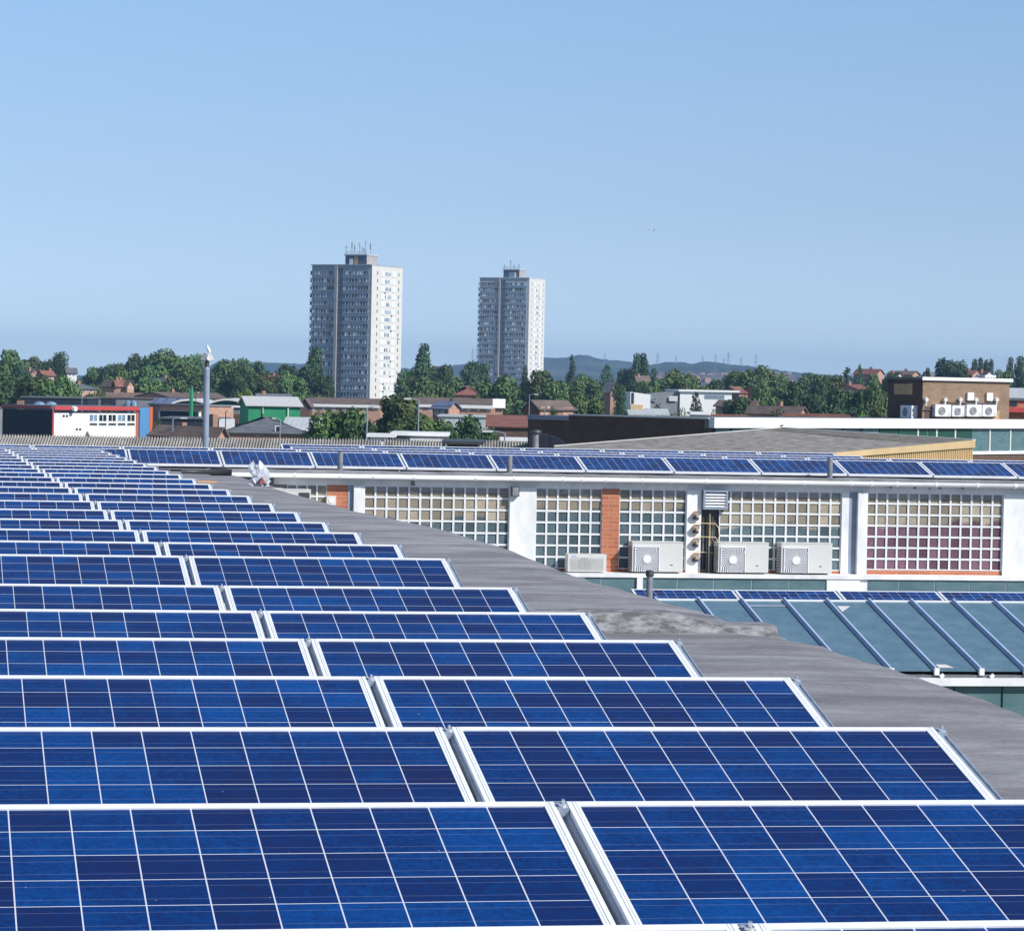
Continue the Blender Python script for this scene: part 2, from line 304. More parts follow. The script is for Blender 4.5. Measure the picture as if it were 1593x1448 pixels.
# ------------------------------------------------------------------ ground and hills
def flat_disc():
    b = MB(); n = 48; rs = [0, 60, 200, 600, 1500, 4000, 30000]
    for i in range(len(rs)-1):
        for k in range(n):
            a0, a1 = 2*math.pi*k/n, 2*math.pi*(k+1)/n
            P = lambda r, a: (r*math.sin(a), r*math.cos(a), 0)
            if i == 0: b.quad(P(0, 0), P(rs[1], a1), P(rs[1], a0))
            else: b.quad(P(rs[i], a0), P(rs[i], a1), P(rs[i+1], a1), P(rs[i+1], a0))
    return b
tag(flat_disc().build('ground', MT['grass']), kind='structure')
def hills(name, pts, d, mt, depth=2500, foot=.72):
    """a ridge whose crest passes through the listed photo points at distance d; real terrain with a front slope, a top and a back"""
    b = MB(); rnd = random.Random(3); xs = []
    for (x0, y0), (x1, y1) in zip(pts, pts[1:]):
        n = max(1, int((x1-x0)/4))
        for i in range(n): xs.append((x0+(x1-x0)*i/n, y0+(y1-y0)*i/n))
    xs.append(pts[-1]); rows = []
    for x, y in xs:
        T = at(x, y+rnd.uniform(-.7, .7), d); g = gx(x, d*foot); col = []
        for k in range(9):
            t = k/8; s = t*t*(3-2*t)
            p = g.lerp(Vector((T.x, T.y, 0)), t); col.append((p.x, p.y, -2+(T.z+2)*s))
        bk = gx(x, d+depth); col.append((bk.x, bk.y, -2)); rows.append(col)
    for a, c in zip(rows, rows[1:]):
        for k in range(9): b.quad(a[k], c[k], c[k+1], a[k+1])
    return tag(b.build(name, mt, smooth=True), kind='structure')
MT['hill'] = mat('wooded hillside', (.010, .026, .018), .95, col2=(.10, .11, .075), scale=.0045, detail=12, lo=.48, hi=.66)
hills('hills', [(-120, 588), (60, 586), (250, 580), (325, 570), (340, 562), (352, 559), (370, 563), (415, 564), (470, 566), (520, 571), (640, 573), (700, 569), (760, 560), (830, 556), (880, 557), (897, 552), (915, 553), (935, 559), (975, 562), (1010, 567), (1060, 573), (1200, 590)], 6200, MT['hill'])
hills('hills', [(930, 590), (985, 574), (1015, 567), (1040, 563), (1062, 563), (1075, 566), (1100, 562), (1130, 566), (1165, 569), (1200, 574), (1235, 579), (1300, 584), (1420, 588), (1600, 592), (1750, 596)], 5000, MT['hill'], foot=.7)

# ------------------------------------------------------------------ near roof
ZR = lambda y: CAM.z-1.515-.0043*(y-8)        # the roof falls a touch away from the camera
PN = (0, .0043, 1); P0 = (0, 8, ZR(8))
edge_px = [(1790, 1178), (1690, 1138), (1593, 1100), (1480, 1060), (1390, 1033), (1300, 1004), (1205, 986), (1130, 956), (1062, 938), (1000, 920), (940, 905), (890, 888), (800, 852), (700, 823), (560, 794), (480, 772), (430, 758)]
edge = [onplane(x, y, PN, P0) for x, y in edge_px]
edge = [Vector((edge[0].x, -6, 0))]+edge
edge = [Vector((e.x, e.y, ZR(e.y))) for e in edge]
fac = thing('factory_building', 'long grey flat roofed factory building carrying the rows of blue solar panels', 'building', (0, 0, 0))
b = MB(); L0 = -24
def fine(pts, n=6):
    out = []
    for a, c in zip(pts, pts[1:]):
        for i in range(n): out.append(a.lerp(c, i/n))
    return out+[pts[-1]]
rn = random.Random(5); fe = fine(edge, 6)
prof = []
for e in fe:
    j = rn.uniform(-.02, .02); z = e.z
    prof.append([(L0, e.y, z), (0, e.y, z), (e.x-1.2, e.y, z+.01), (e.x-.35, e.y, z+rn.uniform(0, .02)), (e.x-.1+j, e.y, z-.005), (e.x+j, e.y, z-.05), (e.x+.02+j, e.y, z-.3)])
for a, c in zip(prof, prof[1:]):
    for k in range(6): b.quad(a[k], a[k+1], c[k+1], c[k])
e = fe[-1]; zz = ZR(57); b.quad((L0, e.y, e.z), (e.x, e.y, e.z), (e.x, 57.05, zz), (L0, 57.05, zz))
deck = b.build('roof_deck', MT['felt'], fac, smooth=False)
b = MB()
for a, c in zip(fe, fe[1:]):
    b.quad((a.x-.03, a.y, a.z-.28), (a.x-.03, a.y, 0), (c.x-.03, c.y, 0), (c.x-.03, c.y, c.z-.28))
b.quad((L0, -6, 0), (L0, 57, 0), (L0, 57, ZR(57)), (L0, -6, ZR(-6))); b.quad((L0, -6, 0), (fe[0].x, -6, 0), (fe[0].x, -6, ZR(0)), (L0, -6, ZR(0)))
b.build('outer_wall', MT['concrete'], fac)
# the raised joint that crosses the roof
b = MB(); yk = onplane(1060, 985, PN, P0).y; n = 90; xr = onplane(1196, 985, PN, P0).x; rows = []
for i in range(n+1):
    x = L0+(xr-L0)*i/n; q = rn.uniform(-.02, .02); h = .135+rn.uniform(-.016, .016); z = ZR(yk)
    if i > n-2: h *= .45
    rows.append([(x, yk-.5, z-.01), (x, yk-.18+q, z+.006), (x, yk-.13+q, z+h*.95), (x, yk+.16, z+h), (x, yk+.34, z+h*.6), (x, yk+.5, z-.01)])
for a, c in zip(rows, rows[1:]):
    for k in range(5): b.quad(a[k], c[k], c[k+1], a[k+1])
b.quad(*rows[-1])
b.build('roof_joint', MT['kerbfelt'], fac)

# ------------------------------------------------------------------ solar panels
TH = R(14.1); CT, ST = math.cos(TH), math.sin(TH); HT = .385; PW_, PL = 1.65, .99
def pp(u, s, nn): return (u, -s*CT-nn*ST, HT-s*ST+nn*CT)
def slab(b, u0, u1, s0, s1, n0, n1, mi=0):
    b.hexa([pp(u0, s1, n0), pp(u1, s1, n0), pp(u1, s0, n0), pp(u0, s0, n0), pp(u0, s1, n1), pp(u1, s1, n1), pp(u1, s0, n1), pp(u0, s0, n1)], mi)
def make_panel(end=False):
    t = thing('solar_panel', 'panel', 'solar panel')
    H = PW_/2
    b = MB(); b.quad(pp(-H+.012, PL-.012, -.004), pp(H-.012, PL-.012, -.004), pp(H-.012, .012, -.004), pp(-H+.012, .012, -.004))
    o = b.build('cell_sheet', MT['cells'], t)
    uvl = o.data.uv_layers.new(name='UVMap')
    mu, mv = (PW_/2-.012)/.159, .5*(PL-.024-6*.159)/.159
    du = (PW_-.024-10*.159)/2/.159
    for i, uv in enumerate(((-du, 6+mv), (10+du, 6+mv), (10+du, -mv), (-du, -mv))): uvl.data[i].uv = uv
    b = MB()
    for sg in (-1, 1):
        for a0, a1 in ((.0, .013), (.0155, .022), (.0235, .031)):
            u0, u1 = sorted((sg*(H-a0), sg*(H-a1))); slab(b, u0, u1, 0, PL, -.04, 0)
    slab(b, -H+.031, H-.031, 0, .030, -.04, 0); slab(b, -H+.031, H-.031, PL-.030, PL, -.04, 0)
    b.build('frame', MT['alu'], t)
    for sg in (-1, 1):
        w_ = .009 if not (end and sg > 0) else .03
        u0, u1 = sorted((sg*(H+.001), sg*(H+w_))); b = MB(); slab(b, u0, u1, .0, PL-.0, -.05, -.016)
        if end and sg > 0: slab(b, H+.03, H+.034, 0, PL, -.06, -.008)
        b.build('side_rail', MT['galv'], t)
    b = MB(); u0 = H+(.002 if not end else .004); slab(b, u0, u0+.03, PL-.1, PL-.03, -.018, -.004); b.build('lower_clamp', MT['galv'], t)
    b = MB(); slab(b, u0, u0+.03, .012, .055, -.022, .002)
    cl = b.build('clamp', MT['galv'], t)
    c0 = Vector(pp(u0+.015, .04, .002)); nv = Vector((0, -ST, CT))
    b = MB(); b.tube([c0, c0+nv*.009], .011, 8); b.tube([c0+nv*.009, c0+nv*.02], .005, 6); b.build('bolt', MT['steel'], cl)
    b = MB()
    for u in (-H+.12, H-.12):
        b.quad((u, -.03, 0), (u, -.03, HT-.06), (u, -PL*CT+.05, HT-PL*ST-.045), (u, -PL*CT+.05, 0))
        b.box(u-.02, u+.02, -PL*CT-.02, .06, 0.002, .03)
    b.quad((-H+.02, -.012, .04), (H-.02, -.012, .04), (H-.02, -.012, HT-.055), (-H+.02, -.012, HT-.055))
    b.build('support_frame', MT['galv'], t)
    return t
NTH = ['first', 'second', 'third', 'fourth', 'fifth', 'sixth', 'seventh', 'eighth', 'ninth', 'tenth', 'eleventh', 'twelfth', 'thirteenth', 'fourteenth', 'fifteenth', 'sixteenth', 'seventeenth', 'eighteenth', 'nineteenth', 'twentieth', 'twenty-first', 'twenty-second', 'twenty-third', 'twenty-fourth', 'twenty-fifth', 'twenty-sixth']
ROW_Y = [6.47, 8.398, 10.242, 12.018, 13.942, 15.865, 17.857, 20.17, 22.21, 24.235, 26.148, 28.082, 30.076, 32.134, 34.213, 36.274, 38.313, 40.349, 42.387, 44.41, 46.43, 48.445, 50.474, 52.523, 54.593, 56.6]
ROW_Z = [-1.131, -1.131, -1.132, -1.133, -1.148, -1.167, -1.173, -1.139, -1.16, -1.176, -1.186, -1.188, -1.192, -1.198, -1.212, -1.225, -1.236, -1.246, -1.259, -1.27, -1.282, -1.29, -1.302, -1.316, -1.33, -1.34]
XR, GAP = 3.422, .034
mid = make_panel(False); endp = make_panel(True)
first = {0: True, 1: True}
for i, (y, z) in enumerate(zip(ROW_Y, ROW_Z)):
    for c in range(3 if i < 9 else 2):
        proto = endp if c == 0 else mid; k = 0 if c == 0 else 1
        if first[k]: o = proto; first[k] = False
        else: o = copy_tree(proto)
        o.location = (XR-PW_/2-c*(PW_+GAP)+rn.uniform(-.002, .002), y, CAM.z+z-HT)
        o.rotation_euler = (rn.uniform(-.002, .002), rn.uniform(-.0012, .0012), rn.uniform(-.001, .001))
        where = ['at the bare roof edge', 'second from the bare roof edge', 'third from the bare roof edge'][c]
        tag(o, f'blue solar panel {where} in the {NTH[i]} row from the front', 'solar panel', 'solar panels in the long rows on the near roof')
# rows continue beyond the glass block wall
FX = onplane(197, 696, (0, 1, 0), (0, 58.55, 0)).x       # a joint in the front far row
for r_, (y, z, c0, c1, nm) in enumerate([(58.55, -1.352, -2, 11, 'front'), (60.6, -1.352, -2, 11, 'second'), (62.6, -1.352, 2, 9, 'third'), (64.7, -1.345, 2, 9, 'back')]):
    sh = [0, onplane(324, 694, (0, 1, 0), (0, 60.6, 0)).x-FX-PW_, onplane(445, 691, (0, 1, 0), (0, 62.6, 0)).x-FX-2*PW_, onplane(554, 691, (0, 1, 0), (0, 64.7, 0)).x-FX-3*PW_][r_]
    for c in range(c0, c1):
        o = copy_tree(mid); o.location = (FX+sh+(c+.5)*(PW_+GAP), y, CAM.z+z-HT); o.rotation_euler = (rn.uniform(-.003, .003), rn.uniform(-.002, .002), 0)
        tag(o, f'blue solar panel of the {nm} far roof row, {NTH[c-c0]} from its left end', 'solar panel', 'solar panels on the far roof')

# ------------------------------------------------------------------ far wing with the glass block wall
YW = 57.25                                     # wall face
wing = thing('factory_wing', 'white factory wing with glass block windows across the light well', 'building')
def wx(px, y=YW): return onplane(px, 800, (0, 1, 0), (0, y, 0)).x
def wz(px, py, y=YW): return onplane(px, py, (0, 1, 0), (0, y, 0)).z
XL, XRW = wx(318), wx(1593)+5.5
zg = wz(930, 746); zl = wz(1250, 892); zs = wz(930, 760)
ZW = ZR(57)
b = MB(); b.box(-24, XRW, YW+.02, 76, ZW-.3, ZW); b.build('roof_deck', MT['felt'], wing)
b = MB(); n = 60
rows = []
for i in range(n+1):
    x = XL+(XRW-XL)*i/n; rows.append([(x, YW-.16, zg+.04), (x, YW-.17, zg+.10+rn.uniform(0, .015)), (x, YW-.13, ZW+.02+rn.uniform(0, .02)), (x, YW+.12, ZW+.035), (x, YW+.2, ZW-.01)])
for a, c in zip(rows, rows[1:]):
    for k in range(4): b.quad(a[k], c[k], c[k+1], a[k+1])
b.quad(*reversed(rows[0])); b.build('parapet', MT['concrete'], wing)
b = MB(); b.box(wx(425), XRW, YW-.17, YW+.05, zg-.02, zg+.038); b.build('eaves_board', MT['bluegrey'], wing)
b = MB(); b.tube([(XL, YW-.235, zg+.0), (XRW, YW-.235, zg)], .043, 10); gut = b.build('gutter', MT['white'], wing, smooth=True)
for px in (455, 525, 577, 640, 735, 795, 871, 900, 937, 994, 1036, 1093, 1168, 1244, 1318, 1349, 1388, 1449, 1513, 1572, 1640, 1700):
    x = wx(px); b = MB(); b.tube([(x-.02, YW-.235, zg), (x+.02, YW-.235, zg)], .05, 10); b.box(x-.008, x+.008, YW-.24, YW-.12, zg-.06, zg+.01, 0); b.build('gutter_bracket', MT['white'], gut)
# the wall itself: a frieze, pillars and the fillings between
b = MB(); b.box(wx(425), XRW, YW-.005, YW+.25, zs, zg); b.build('frieze', MT['wallwhite'], wing)
b = MB(); b.box(wx(400), XRW, YW-.42, YW+.25, zl-.075, zl-.0); b.build('ledge', MT['wallwhite'], wing)
zsill = wz(1450, 887)
def pillar(x0, x1, out=.06, m='wallwhite', nm='pillar'):
    b = MB(); b.box(wx(x0), wx(x1), YW-out, YW+.25, zl, zs); return b.build(nm, MT[m], wing)
pillar(549, 566, .09); pillar(540, 549, .02, 'bluegrey', 'pilaster'); pillar(792, 833, .06); pillar(1067.5, 1090, .05); pillar(1309, 1320, .03); pillar(1320, 1332, .02, 'bluegrey', 'pilaster'); pillar(1332, 1347, .12); pillar(1560, 1603, .05); pillar(1780, 1830, .05)  # bluegrey strips: shade beside the pillars painted as a darker colour
pillar(936, 963, .03, 'redbrick', 'brick_pillar'); pillar(508, 540, .01, 'redbrick', 'brick_pillar')
BM = {}
BM['teal'] = blockmat('blocks before a dark workshop', (.045, .078, .098), (.15, .205, .23), zl+.93)
BM['teal2'] = blockmat('blocks before dark machines', (.04, .07, .088), (.13, .18, .20), zl+1.16)
BM['maroon'] = blockmat('blocks before maroon curtains', (.115, .05, .085), (.21, .125, .155), zl+.99)
def blocks(px0, px1, cols, mt, rows=7, sill=False):
    x0, x1 = wx(px0), wx(px1); z1 = zs; z0 = zsill if sill else zl+.055
    w_ = thing
    dx, dz = (x1-x0)/cols, (z1-z0)/rows; j = .036
    g = MB()
    for i in range(cols+1):
        x = x0+i*dx; a = max(x0, x-j/2); c = min(x1, x+j/2); g.box(a, c, YW, YW+.09, z0, z1)
    for k in range(rows+1):
        z = z0+k*dz; a = max(z0, z-j/2); c = min(z1, z+j/2); g.box(x0, x1, YW+.003, YW+.088, a, c)
    o = g.build('glass_block_window', MT['mortar'], wing)
    p = MB()
    for i in range(cols):
        for k in range(rows):
            xa, xb, za, zb = x0+i*dx+j/2, x0+(i+1)*dx-j/2, z0+k*dz+j/2, z0+(k+1)*dz-j/2
            cx_, cz_ = (xa+xb)/2, (za+zb)/2; q = [(xa, YW+.03, za), (xb, YW+.03, za), (xb, YW+.03, zb), (xa, YW+.03, zb)]
            s_ = .72; ii = [(cx_+(x-cx_)*s_, YW+.018+rn.uniform(0, .006), cz_+(z-cz_)*s_) for x, y, z in q]
            n_ = len(p.v); p.v += q+ii; p.f.append((n_+4, n_+5, n_+6, n_+7)); p.m.append(0)
            for e_ in range(4): p.f.append((n_+e_, n_+(e_+1) % 4, n_+4+(e_+1) % 4, n_+4+e_)); p.m.append(0)
    p.build('block_faces', BM[mt], o)
    return o
blocks(446, 508, 4, 'teal'); blocks(566, 792, 13, 'teal'); blocks(833, 936, 6, 'teal2'); blocks(963, 1067.5, 6, 'teal2'); blocks(1119, 1309, 11, 'teal'); blocks(1347, 1560, 13, 'maroon', sill=True); blocks(1603, 1780, 11, 'teal')
b = MB(); b.box(wx(1347), wx(1560), YW+.006, YW+.2, zl, zsill); b.build('brick_sill', MT['redbrick'], wing)
b = MB(); b.box(wx(833), wx(1320), YW+.01, YW+.2, zl, zl+.055); b.build('brick_sill', MT['redbrick'], wing)
# pipe recess with cables, and the louvred vent over it
b = MB(); b.box(wx(1090), wx(1119), YW+.06, YW+.25, zl, zs); b.build('recess_panel', MT['darkmetal'], wing)
b = MB(); xa, xb = wx(1101), wx(1108)
b.tube([(xa, YW+.02, zl), (xa, YW+.02, zl+1.05)], .022, 8); b.tube([(xb, YW+.01, zl), (xb, YW+.01, zl+1.05)], .03, 8); b.tube([(wx(1095), YW+.03, zl), (wx(1095), YW+.03, zl+1.05)], .02, 6)
b.build('service_pipes', [MT['lead']], wing, smooth=True)
b = MB(); b.tube([(wx(1104), YW-.02, zl), (wx(1104), YW-.02, zl+1.1)], .018, 8)
for py in (813, 834, 858):
    z0_ = wz(1080, py); b.tube([(wx(1083), YW-.09, z0_), (wx(1095), YW-.09, z0_-.005), (wx(1112), YW-.08, z0_-.01), (wx(1117), YW-.06, z0_-.09), (wx(1119), YW-.05, z0_-.25)], .009, 6)
b.build('lagged_cable', MT['cable'], wing, smooth=True)
lv = thing('louvre_vent', 'grey louvred vent box on the wall above the dark pipe recess', 'vent', (wx(1110), YW-.06, wz(1110, 777)))
wv, hv = (wx(1129)-wx(1091))/2, (wz(1110, 762)-wz(1110, 792))/2
b = MB(); f_ = .035
b.box(-wv, wv, -.09, .05, hv-f_, hv); b.box(-wv, wv, -.09, .05, -hv, -hv+f_); b.box(-wv, -wv+f_, -.088, .05, -hv+f_, hv-f_); b.box(wv-f_, wv, -.088, .05, -hv+f_, hv-f_); b.box(-wv+f_, wv-f_, .02, .05, -hv+f_, hv-f_)
b.build('frame', MT['bluegrey'], lv)
b = MB()
for k in range(5):
    z = -hv+f_+.03+k*(2*hv-2*f_-.02)/5; b.hexa([(-wv+f_, -.085, z-.02), (wv-f_, -.085, z-.02), (wv-f_, .0, z+.025), (-wv+f_, .0, z+.025), (-wv+f_, -.085, z-.01), (wv-f_, -.085, z-.01), (wv-f_, .0, z+.035), (-wv+f_, .0, z+.035)])
b.build('louvre_blades', MT['white'], lv)
for k, py in enumerate((799, 820, 841, 864)):
    o = thing('pipe_boss', f'round brass pipe clip on the white pillar, {NTH[k]} from the top', 'pipe clip', (wx(1081), YW-.05, wz(1081, py)), group='pipe clips on the white pillar')
    b = MB(); b.tube([(0, 0, 0), (0, -.11, 0)], .055, 12); b.build('boss', MT['sandboard'], o, smooth=True)
    b = MB(); b.tube([(0, -.11, 0), (0, -.13, 0)], .03, 10); b.build('cap', MT['steel'], o)
    b = MB(); b.box(-.05, .05, -.07, 0, -.11, -.06); b.build('bracket', MT['darkmetal'], o)
o = thing('security_box', 'dark square lamp housing at the top corner of the white pillar', 'lamp', (wx(799), YW-.06, wz(799, 764)))
b = MB(); b.box(-.07, .07, -.1, 0, -.09, .09); b.build('housing', MT['darkmetal'], o); b = MB(); b.box(-.055, .055, -.105, -.1, -.075, .075); b.build('lens', MT['greypipe'], o)
o = thing('alarm_box', 'small white box with round sounder fixed on the red brick patch', 'alarm box', (wx(514), YW-.01, wz(514, 778)))
b = MB(); b.box(-.085, .085, -.09, 0, -.085, .085); b.build('case', MT['offwhite'], o); b = MB(); b.tube([(0, -.09, 0), (0, -.1, 0)], .05, 14); b.build('sounder', MT['white'], o)
for k, (px, py, s_, al) in enumerate(((641, 751, 8, 'brown'), (1384, 757, 4, ''), (1422, 757, 6, ''), (1445, 759, 3, ''), (1461, 757, 6, ''), (1496, 758, 5, ''))):
    b = MB(); x_, z_ = wx(px), wz(px, py); q = s_*.0058; b.hexa([(x_-q, YW-.012, z_-q*1.1), (x_+q, YW-.012, z_-q*1.2), (x_+q, YW, z_-q*1.2), (x_-q, YW, z_-q*1.1), (x_-q*.5, YW-.012, z_+q), (x_+q*.8, YW-.012, z_+q*.8), (x_+q*.8, YW, z_+q*.8), (x_-q*.5, YW, z_+q)]); b.build('bare_patch', MT['greypipe'], wing)
# below the ledge: green glazing down to the low roof
zb_ = zl-.075; zlow = wz(1300, 934)-.15
b = MB(); b.box(wx(400), XRW, YW-.368, YW+.25, zlow-.4, zb_-.001); b.build('lower_wall', MT['wallwhite'], wing)
px_ = [905, 931, 988, 1049, 1105, 1164, 1222, 1279]; px2 = [1343, 1392, 1447, 1501, 1558, 1612, 1668, 1724]
for a, c in list(zip(px_, px_[1:]))+list(zip(px2, px2[1:])):
    b = MB(); b.box(wx(a)+.012, wx(c)-.012, YW-.385, YW-.37, zlow-.3, zb_-.012); b.build('green_panel', MT['greenglass'], wing)
b = MB(); b.box(wx(1279), wx(1330), YW-.41, YW-.37, zlow-.3, zb_-.02); b.build('white_panel', MT['white'], wing)
b = MB(); b.box(wx(985), wx(994), YW-.43, YW-.40, zlow-.3, zb_-.003); b.build('downpipe', MT['white'], wing)

# ------------------------------------------------------------------ air conditioners on the ledge
def swirl(b, cx, cz, r0, r1, y, n, mi=0, sx=1):
    for k in range(n):
        a0 = 2*math.pi*k/n; pts = []
        for j in range(6):
            t = j/5; a = a0+.75*t; r = r0+(r1-r0)*t; wd = .40*math.pi/n*(1+.1*t)
            pts.append(((r, a-wd), (r, a+wd)))
        for (p, q), (p2, q2) in zip(pts, pts[1:]):
            P = lambda s: (max(-r1*.72, min(r1*.72, s[0]*math.cos(s[1])))+cx, y, max(-r1*.72, min(r1*.72, s[0]*math.sin(s[1])))+cz)
            b.quad(P(p), P(p2), P(q2), P(q), mi=mi)
def big_ac(label, px0, px1, pyt, pyb, y):
    x0, x1 = wx(px0, y), wx(px1, y); z0 = zl; z1 = wz((px0+px1)/2, pyt, y); W, H, D = x1-x0, z1-z0-.02, .34
    o = thing('air_conditioner', label, 'air conditioner', (x0, y, z0), group='air conditioners on the wall ledge')
    b = MB(); b.box(0, W, .004, D, .03, H+.02); b.box(W*.56, W, 0, .004, .032, H+.018); b.box(.02, W*.56, 0, .004, H-.09, H+.018); b.box(0, .02, 0, .004, .032, H+.018)
    b.box(-.006, W+.006, -.006, D+.006, H+.02, H+.035); b.build('casing', MT['offwhite'], o)
    cx_, cz_, r = W*.29, (H-.07)/2+.025, (H-.1)/2*1.38
    b = MB(); q = r*.72; b.quad((cx_-q, .0035, cz_-q), (cx_+q, .0035, cz_-q), (cx_+q, .0035, cz_+q), (cx_-q, .0035, cz_+q)); b.build('fan_opening', MT['greypipe'], o)
    b = MB(); swirl(b, cx_, cz_, .07, r, -.012, 32); b.box(cx_-q-.012, cx_+q+.012, -.02, .003, cz_+q, cz_+q+.012); b.box(cx_-q-.012, cx_-q, -.02, .003, cz_-q, cz_+q); b.box(cx_+q, cx_+q+.012, -.02, .003, cz_-q, cz_+q)
    gr = b.build('fan_grille', MT['alu'], o)
    b = MB(); b.tube([(cx_, .002, cz_), (cx_, -.022, cz_)], .078, 20); b.build('hub', MT['white'], gr, smooth=False)
    b = MB(); b.box(W*.745, W*.80, -.002, 0, H*.27, H*.30); b.build('badge', MT['darkmetal'], o)
    b = MB()
    for k in range(9): b.box(-.012, 0, .03, D-.04, .06+k*(H-.1)/9, .06+k*(H-.1)/9+.03)
    b.build('side_vents', MT['greypipe'], o)
    b = MB(); b.box(.08, .14, .02, D-.02, 0, .03); b.box(W-.14, W-.08, .02, D-.02, 0, .03); b.build('feet', MT['darkmetal'], o)
YA = YW-.38
big_ac('large white air conditioner left of the white pillar with brass clips', 985, 1064, 844, 891, YA)
big_ac('large white air conditioner under the louvre vent beside the dark pipe recess', 1119, 1197, 845, 892, YA)
big_ac('large white air conditioner farthest right on the ledge', 1217, 1296, 846, 893, YA)
x0, x1 = wx(885, YA), wx(945, YA); W = x1-x0; H = wz(915, 862, YA)-zl
o = thing('air_conditioner', 'small old cream air conditioner on the ledge before the red brick pillar', 'air conditioner', (x0, YA, zl), group='air conditioners on the wall ledge')
b = MB(); b.box(0, W, .005, .28, .02, H); b.box(0, .04, 0, .005, .02, H); b.box(W-.06, W, 0, .005, .02, H); b.box(.04, W-.06, 0, .005, H-.07, H); b.box(.04, W-.06, 0, .005, .02, .04); b.build('casing', MT['offwhite'], o)
b = MB(); b.tube([(W*.42, .0045, H*.46), (W*.42, .003, H*.46)], H*.36, 28); b.build('fan_opening', MT['lead'], o)
b = MB()
for k in range(13): z = .045+k*(H-.12)/13; b.box(.04, W-.06, -.004, .001, z, z+.008)
for k in range(22): x = .04+k*(W-.1)/22; b.box(x, x+.006, -.002, .0015, .04, H-.07)
b.build('mesh_grille', MT['offwhite'], o); b = MB(); b.box(.07, .16, -.001, .004, H-.05, H-.035); b.build('badge', MT['bluepanel'], o)
for k, (a, c, pt, lab) in enumerate(((424, 440, 757, 'narrow white air conditioner top peeping over the roof edge beside the rubbish sack'), (440, 482, 758.5, 'wide white air conditioner top peeping over the roof edge near the brick patch'))):
    x0, x1 = wx(a, YA), wx(c, YA); zt = wz((a+c)/2, pt+4, YA-.1); W = x1-x0
    o = thing('air_conditioner', lab, 'air conditioner', (x0, YA-.1, zl), group='air conditioners on the wall ledge')
    b = MB(); b.box(0, W, 0, .42, .02, zt-zl); b.box(-.006, W+.006, -.006, .426, zt-zl, zt-zl+.015); b.build('casing', MT['offwhite'], o)
    b = MB(); b.box(W*.55, W*.95, -.006, 0, zt-zl-.14, zt-zl-.04); b.build('air_outlet', MT['darkmetal'], o)

# vent posts before the far panels, and others
def post(name, label, px, pt, y, zbase, r, cap=None, grp=None, m='greypipe'):
    P = onplane(px, pt, (0, 1, 0), (0, y, 0)); o = thing(name, label, 'vent pipe', (P.x, y, zbase), group=grp); h = P.z-zbase
    b = MB(); b.tube([(0, 0, 0), (0, 0, h-.004)], r, 14); b.build('pipe', MT[m], o, smooth=False)
    b = MB()
    if cap: b.tube([(0, 0, h-.09), (0, 0, h-.06), (0, 0, h)], [r*1.25, r*cap, r*cap*.9], 14)
    else: b.tube([(0, 0, h-.02), (0, 0, h)], [r*1.03, r*.9], 14)
    b.build('cap', MT['darkmetal' if cap else m], o)
    return o
for px, pt, lab in ((529.5, 703.5, 'short grey vent post on the parapet above the left glass block window'), (793, 708.5, 'short grey vent post on the parapet above the white pillar with lamp housing'), (1291.5, 711.5, 'short grey vent post on the parapet above the air conditioners')):
    post('vent_post', lab, px, pt, YW-.02, ZW+.02, .05, grp='vent posts on the parapet')
post('flue_pipe', 'capped steel flue pipe rising behind the near roof edge', 1011, 887, 48.2, wz(1010, 960, 48.2), .05, 1.3)
post('flue_pipe', 'capped grey flue pipe before the dark brown brick wall', 833.5, 669, 74, CAM.z-3, .075, 1.9)

# rubbish on the roof by the wall
S = onplane(402, 756, PN, P0)
MT['polythene'] = mat('clear polythene', (.78, .82, .88), .25, var=.1, scale=9, bump=.5)
MT['polythene'].node_tree.nodes['Principled BSDF'].inputs['Transmission Weight'].default_value = .45
sack = thing('rubbish_sack', 'clear polythene rubbish sack full of cans standing on the roof edge', 'rubbish sack', S); sack.scale = (.85, .85, .92)
b = MB(); nn = 14; rings = []
for k in range(9):
    t = k/8; rr = .2*(1-.35*t)*(1 if k < 8 else .5); ring = []
    for j in range(nn):
        a = 2*math.pi*j/nn; q = rr*(1+.28*rn.uniform(-1, 1)); lobe = .05*math.cos(a)*(-1 if t > .5 else 1)
        ring.append((q*math.cos(a)*1.0+.04*math.sin(5*t), q*.6*math.sin(a), .36*t*(1+.22*math.cos(2*a+1))+.002))
    rings.append(ring)
for r0, r1 in zip(rings, rings[1:]):
    for j in range(nn): b.quad(r0[j], r0[(j+1) % nn], r1[(j+1) % nn], r1[j])
b.build('sack_skin', MT['polythene'], sack)
for k in range(9):
    p = Vector((rn.uniform(-.13, .13), rn.uniform(-.17, -.09), rn.uniform(.03, .12))); q = Vector((rn.uniform(-1, 1), 0, rn.uniform(-.4, 1))).normalized()*.05
    MBc = MB(); MBc.tube([p-q, p+q], .02, 8); MBc.build('drink_can', MT[('darkmetal', 'greypipe', 'steel', 'redpaint')[k % 4]], sack)
P = onplane(262, 722, PN, P0); P = Vector((P.x, 55.2, ZR(55.2)))
o = thing('felt_roll', 'black roll of roofing felt lying on the bare roof beyond the panels', 'roofing felt', P)
b = MB(); b.tube([(-.42, 0, .06), (.05, -.02, .06), (.1, -.02, .065), (.45, -.03, .06)], [.035, .04, .065, .06], 10); b.build('roll', MT['darkmetal'], o, smooth=True)
b = MB(); b.tube([(.45, -.03, .06), (.455, -.03, .06)], .03, 10); b.build('core', MT['sandboard'], o)
P = onplane(322, 751, PN, P0); o = thing('timber_offcut', 'pale timber offcut lying on the roof past the panel ends', 'timber', P, .15)
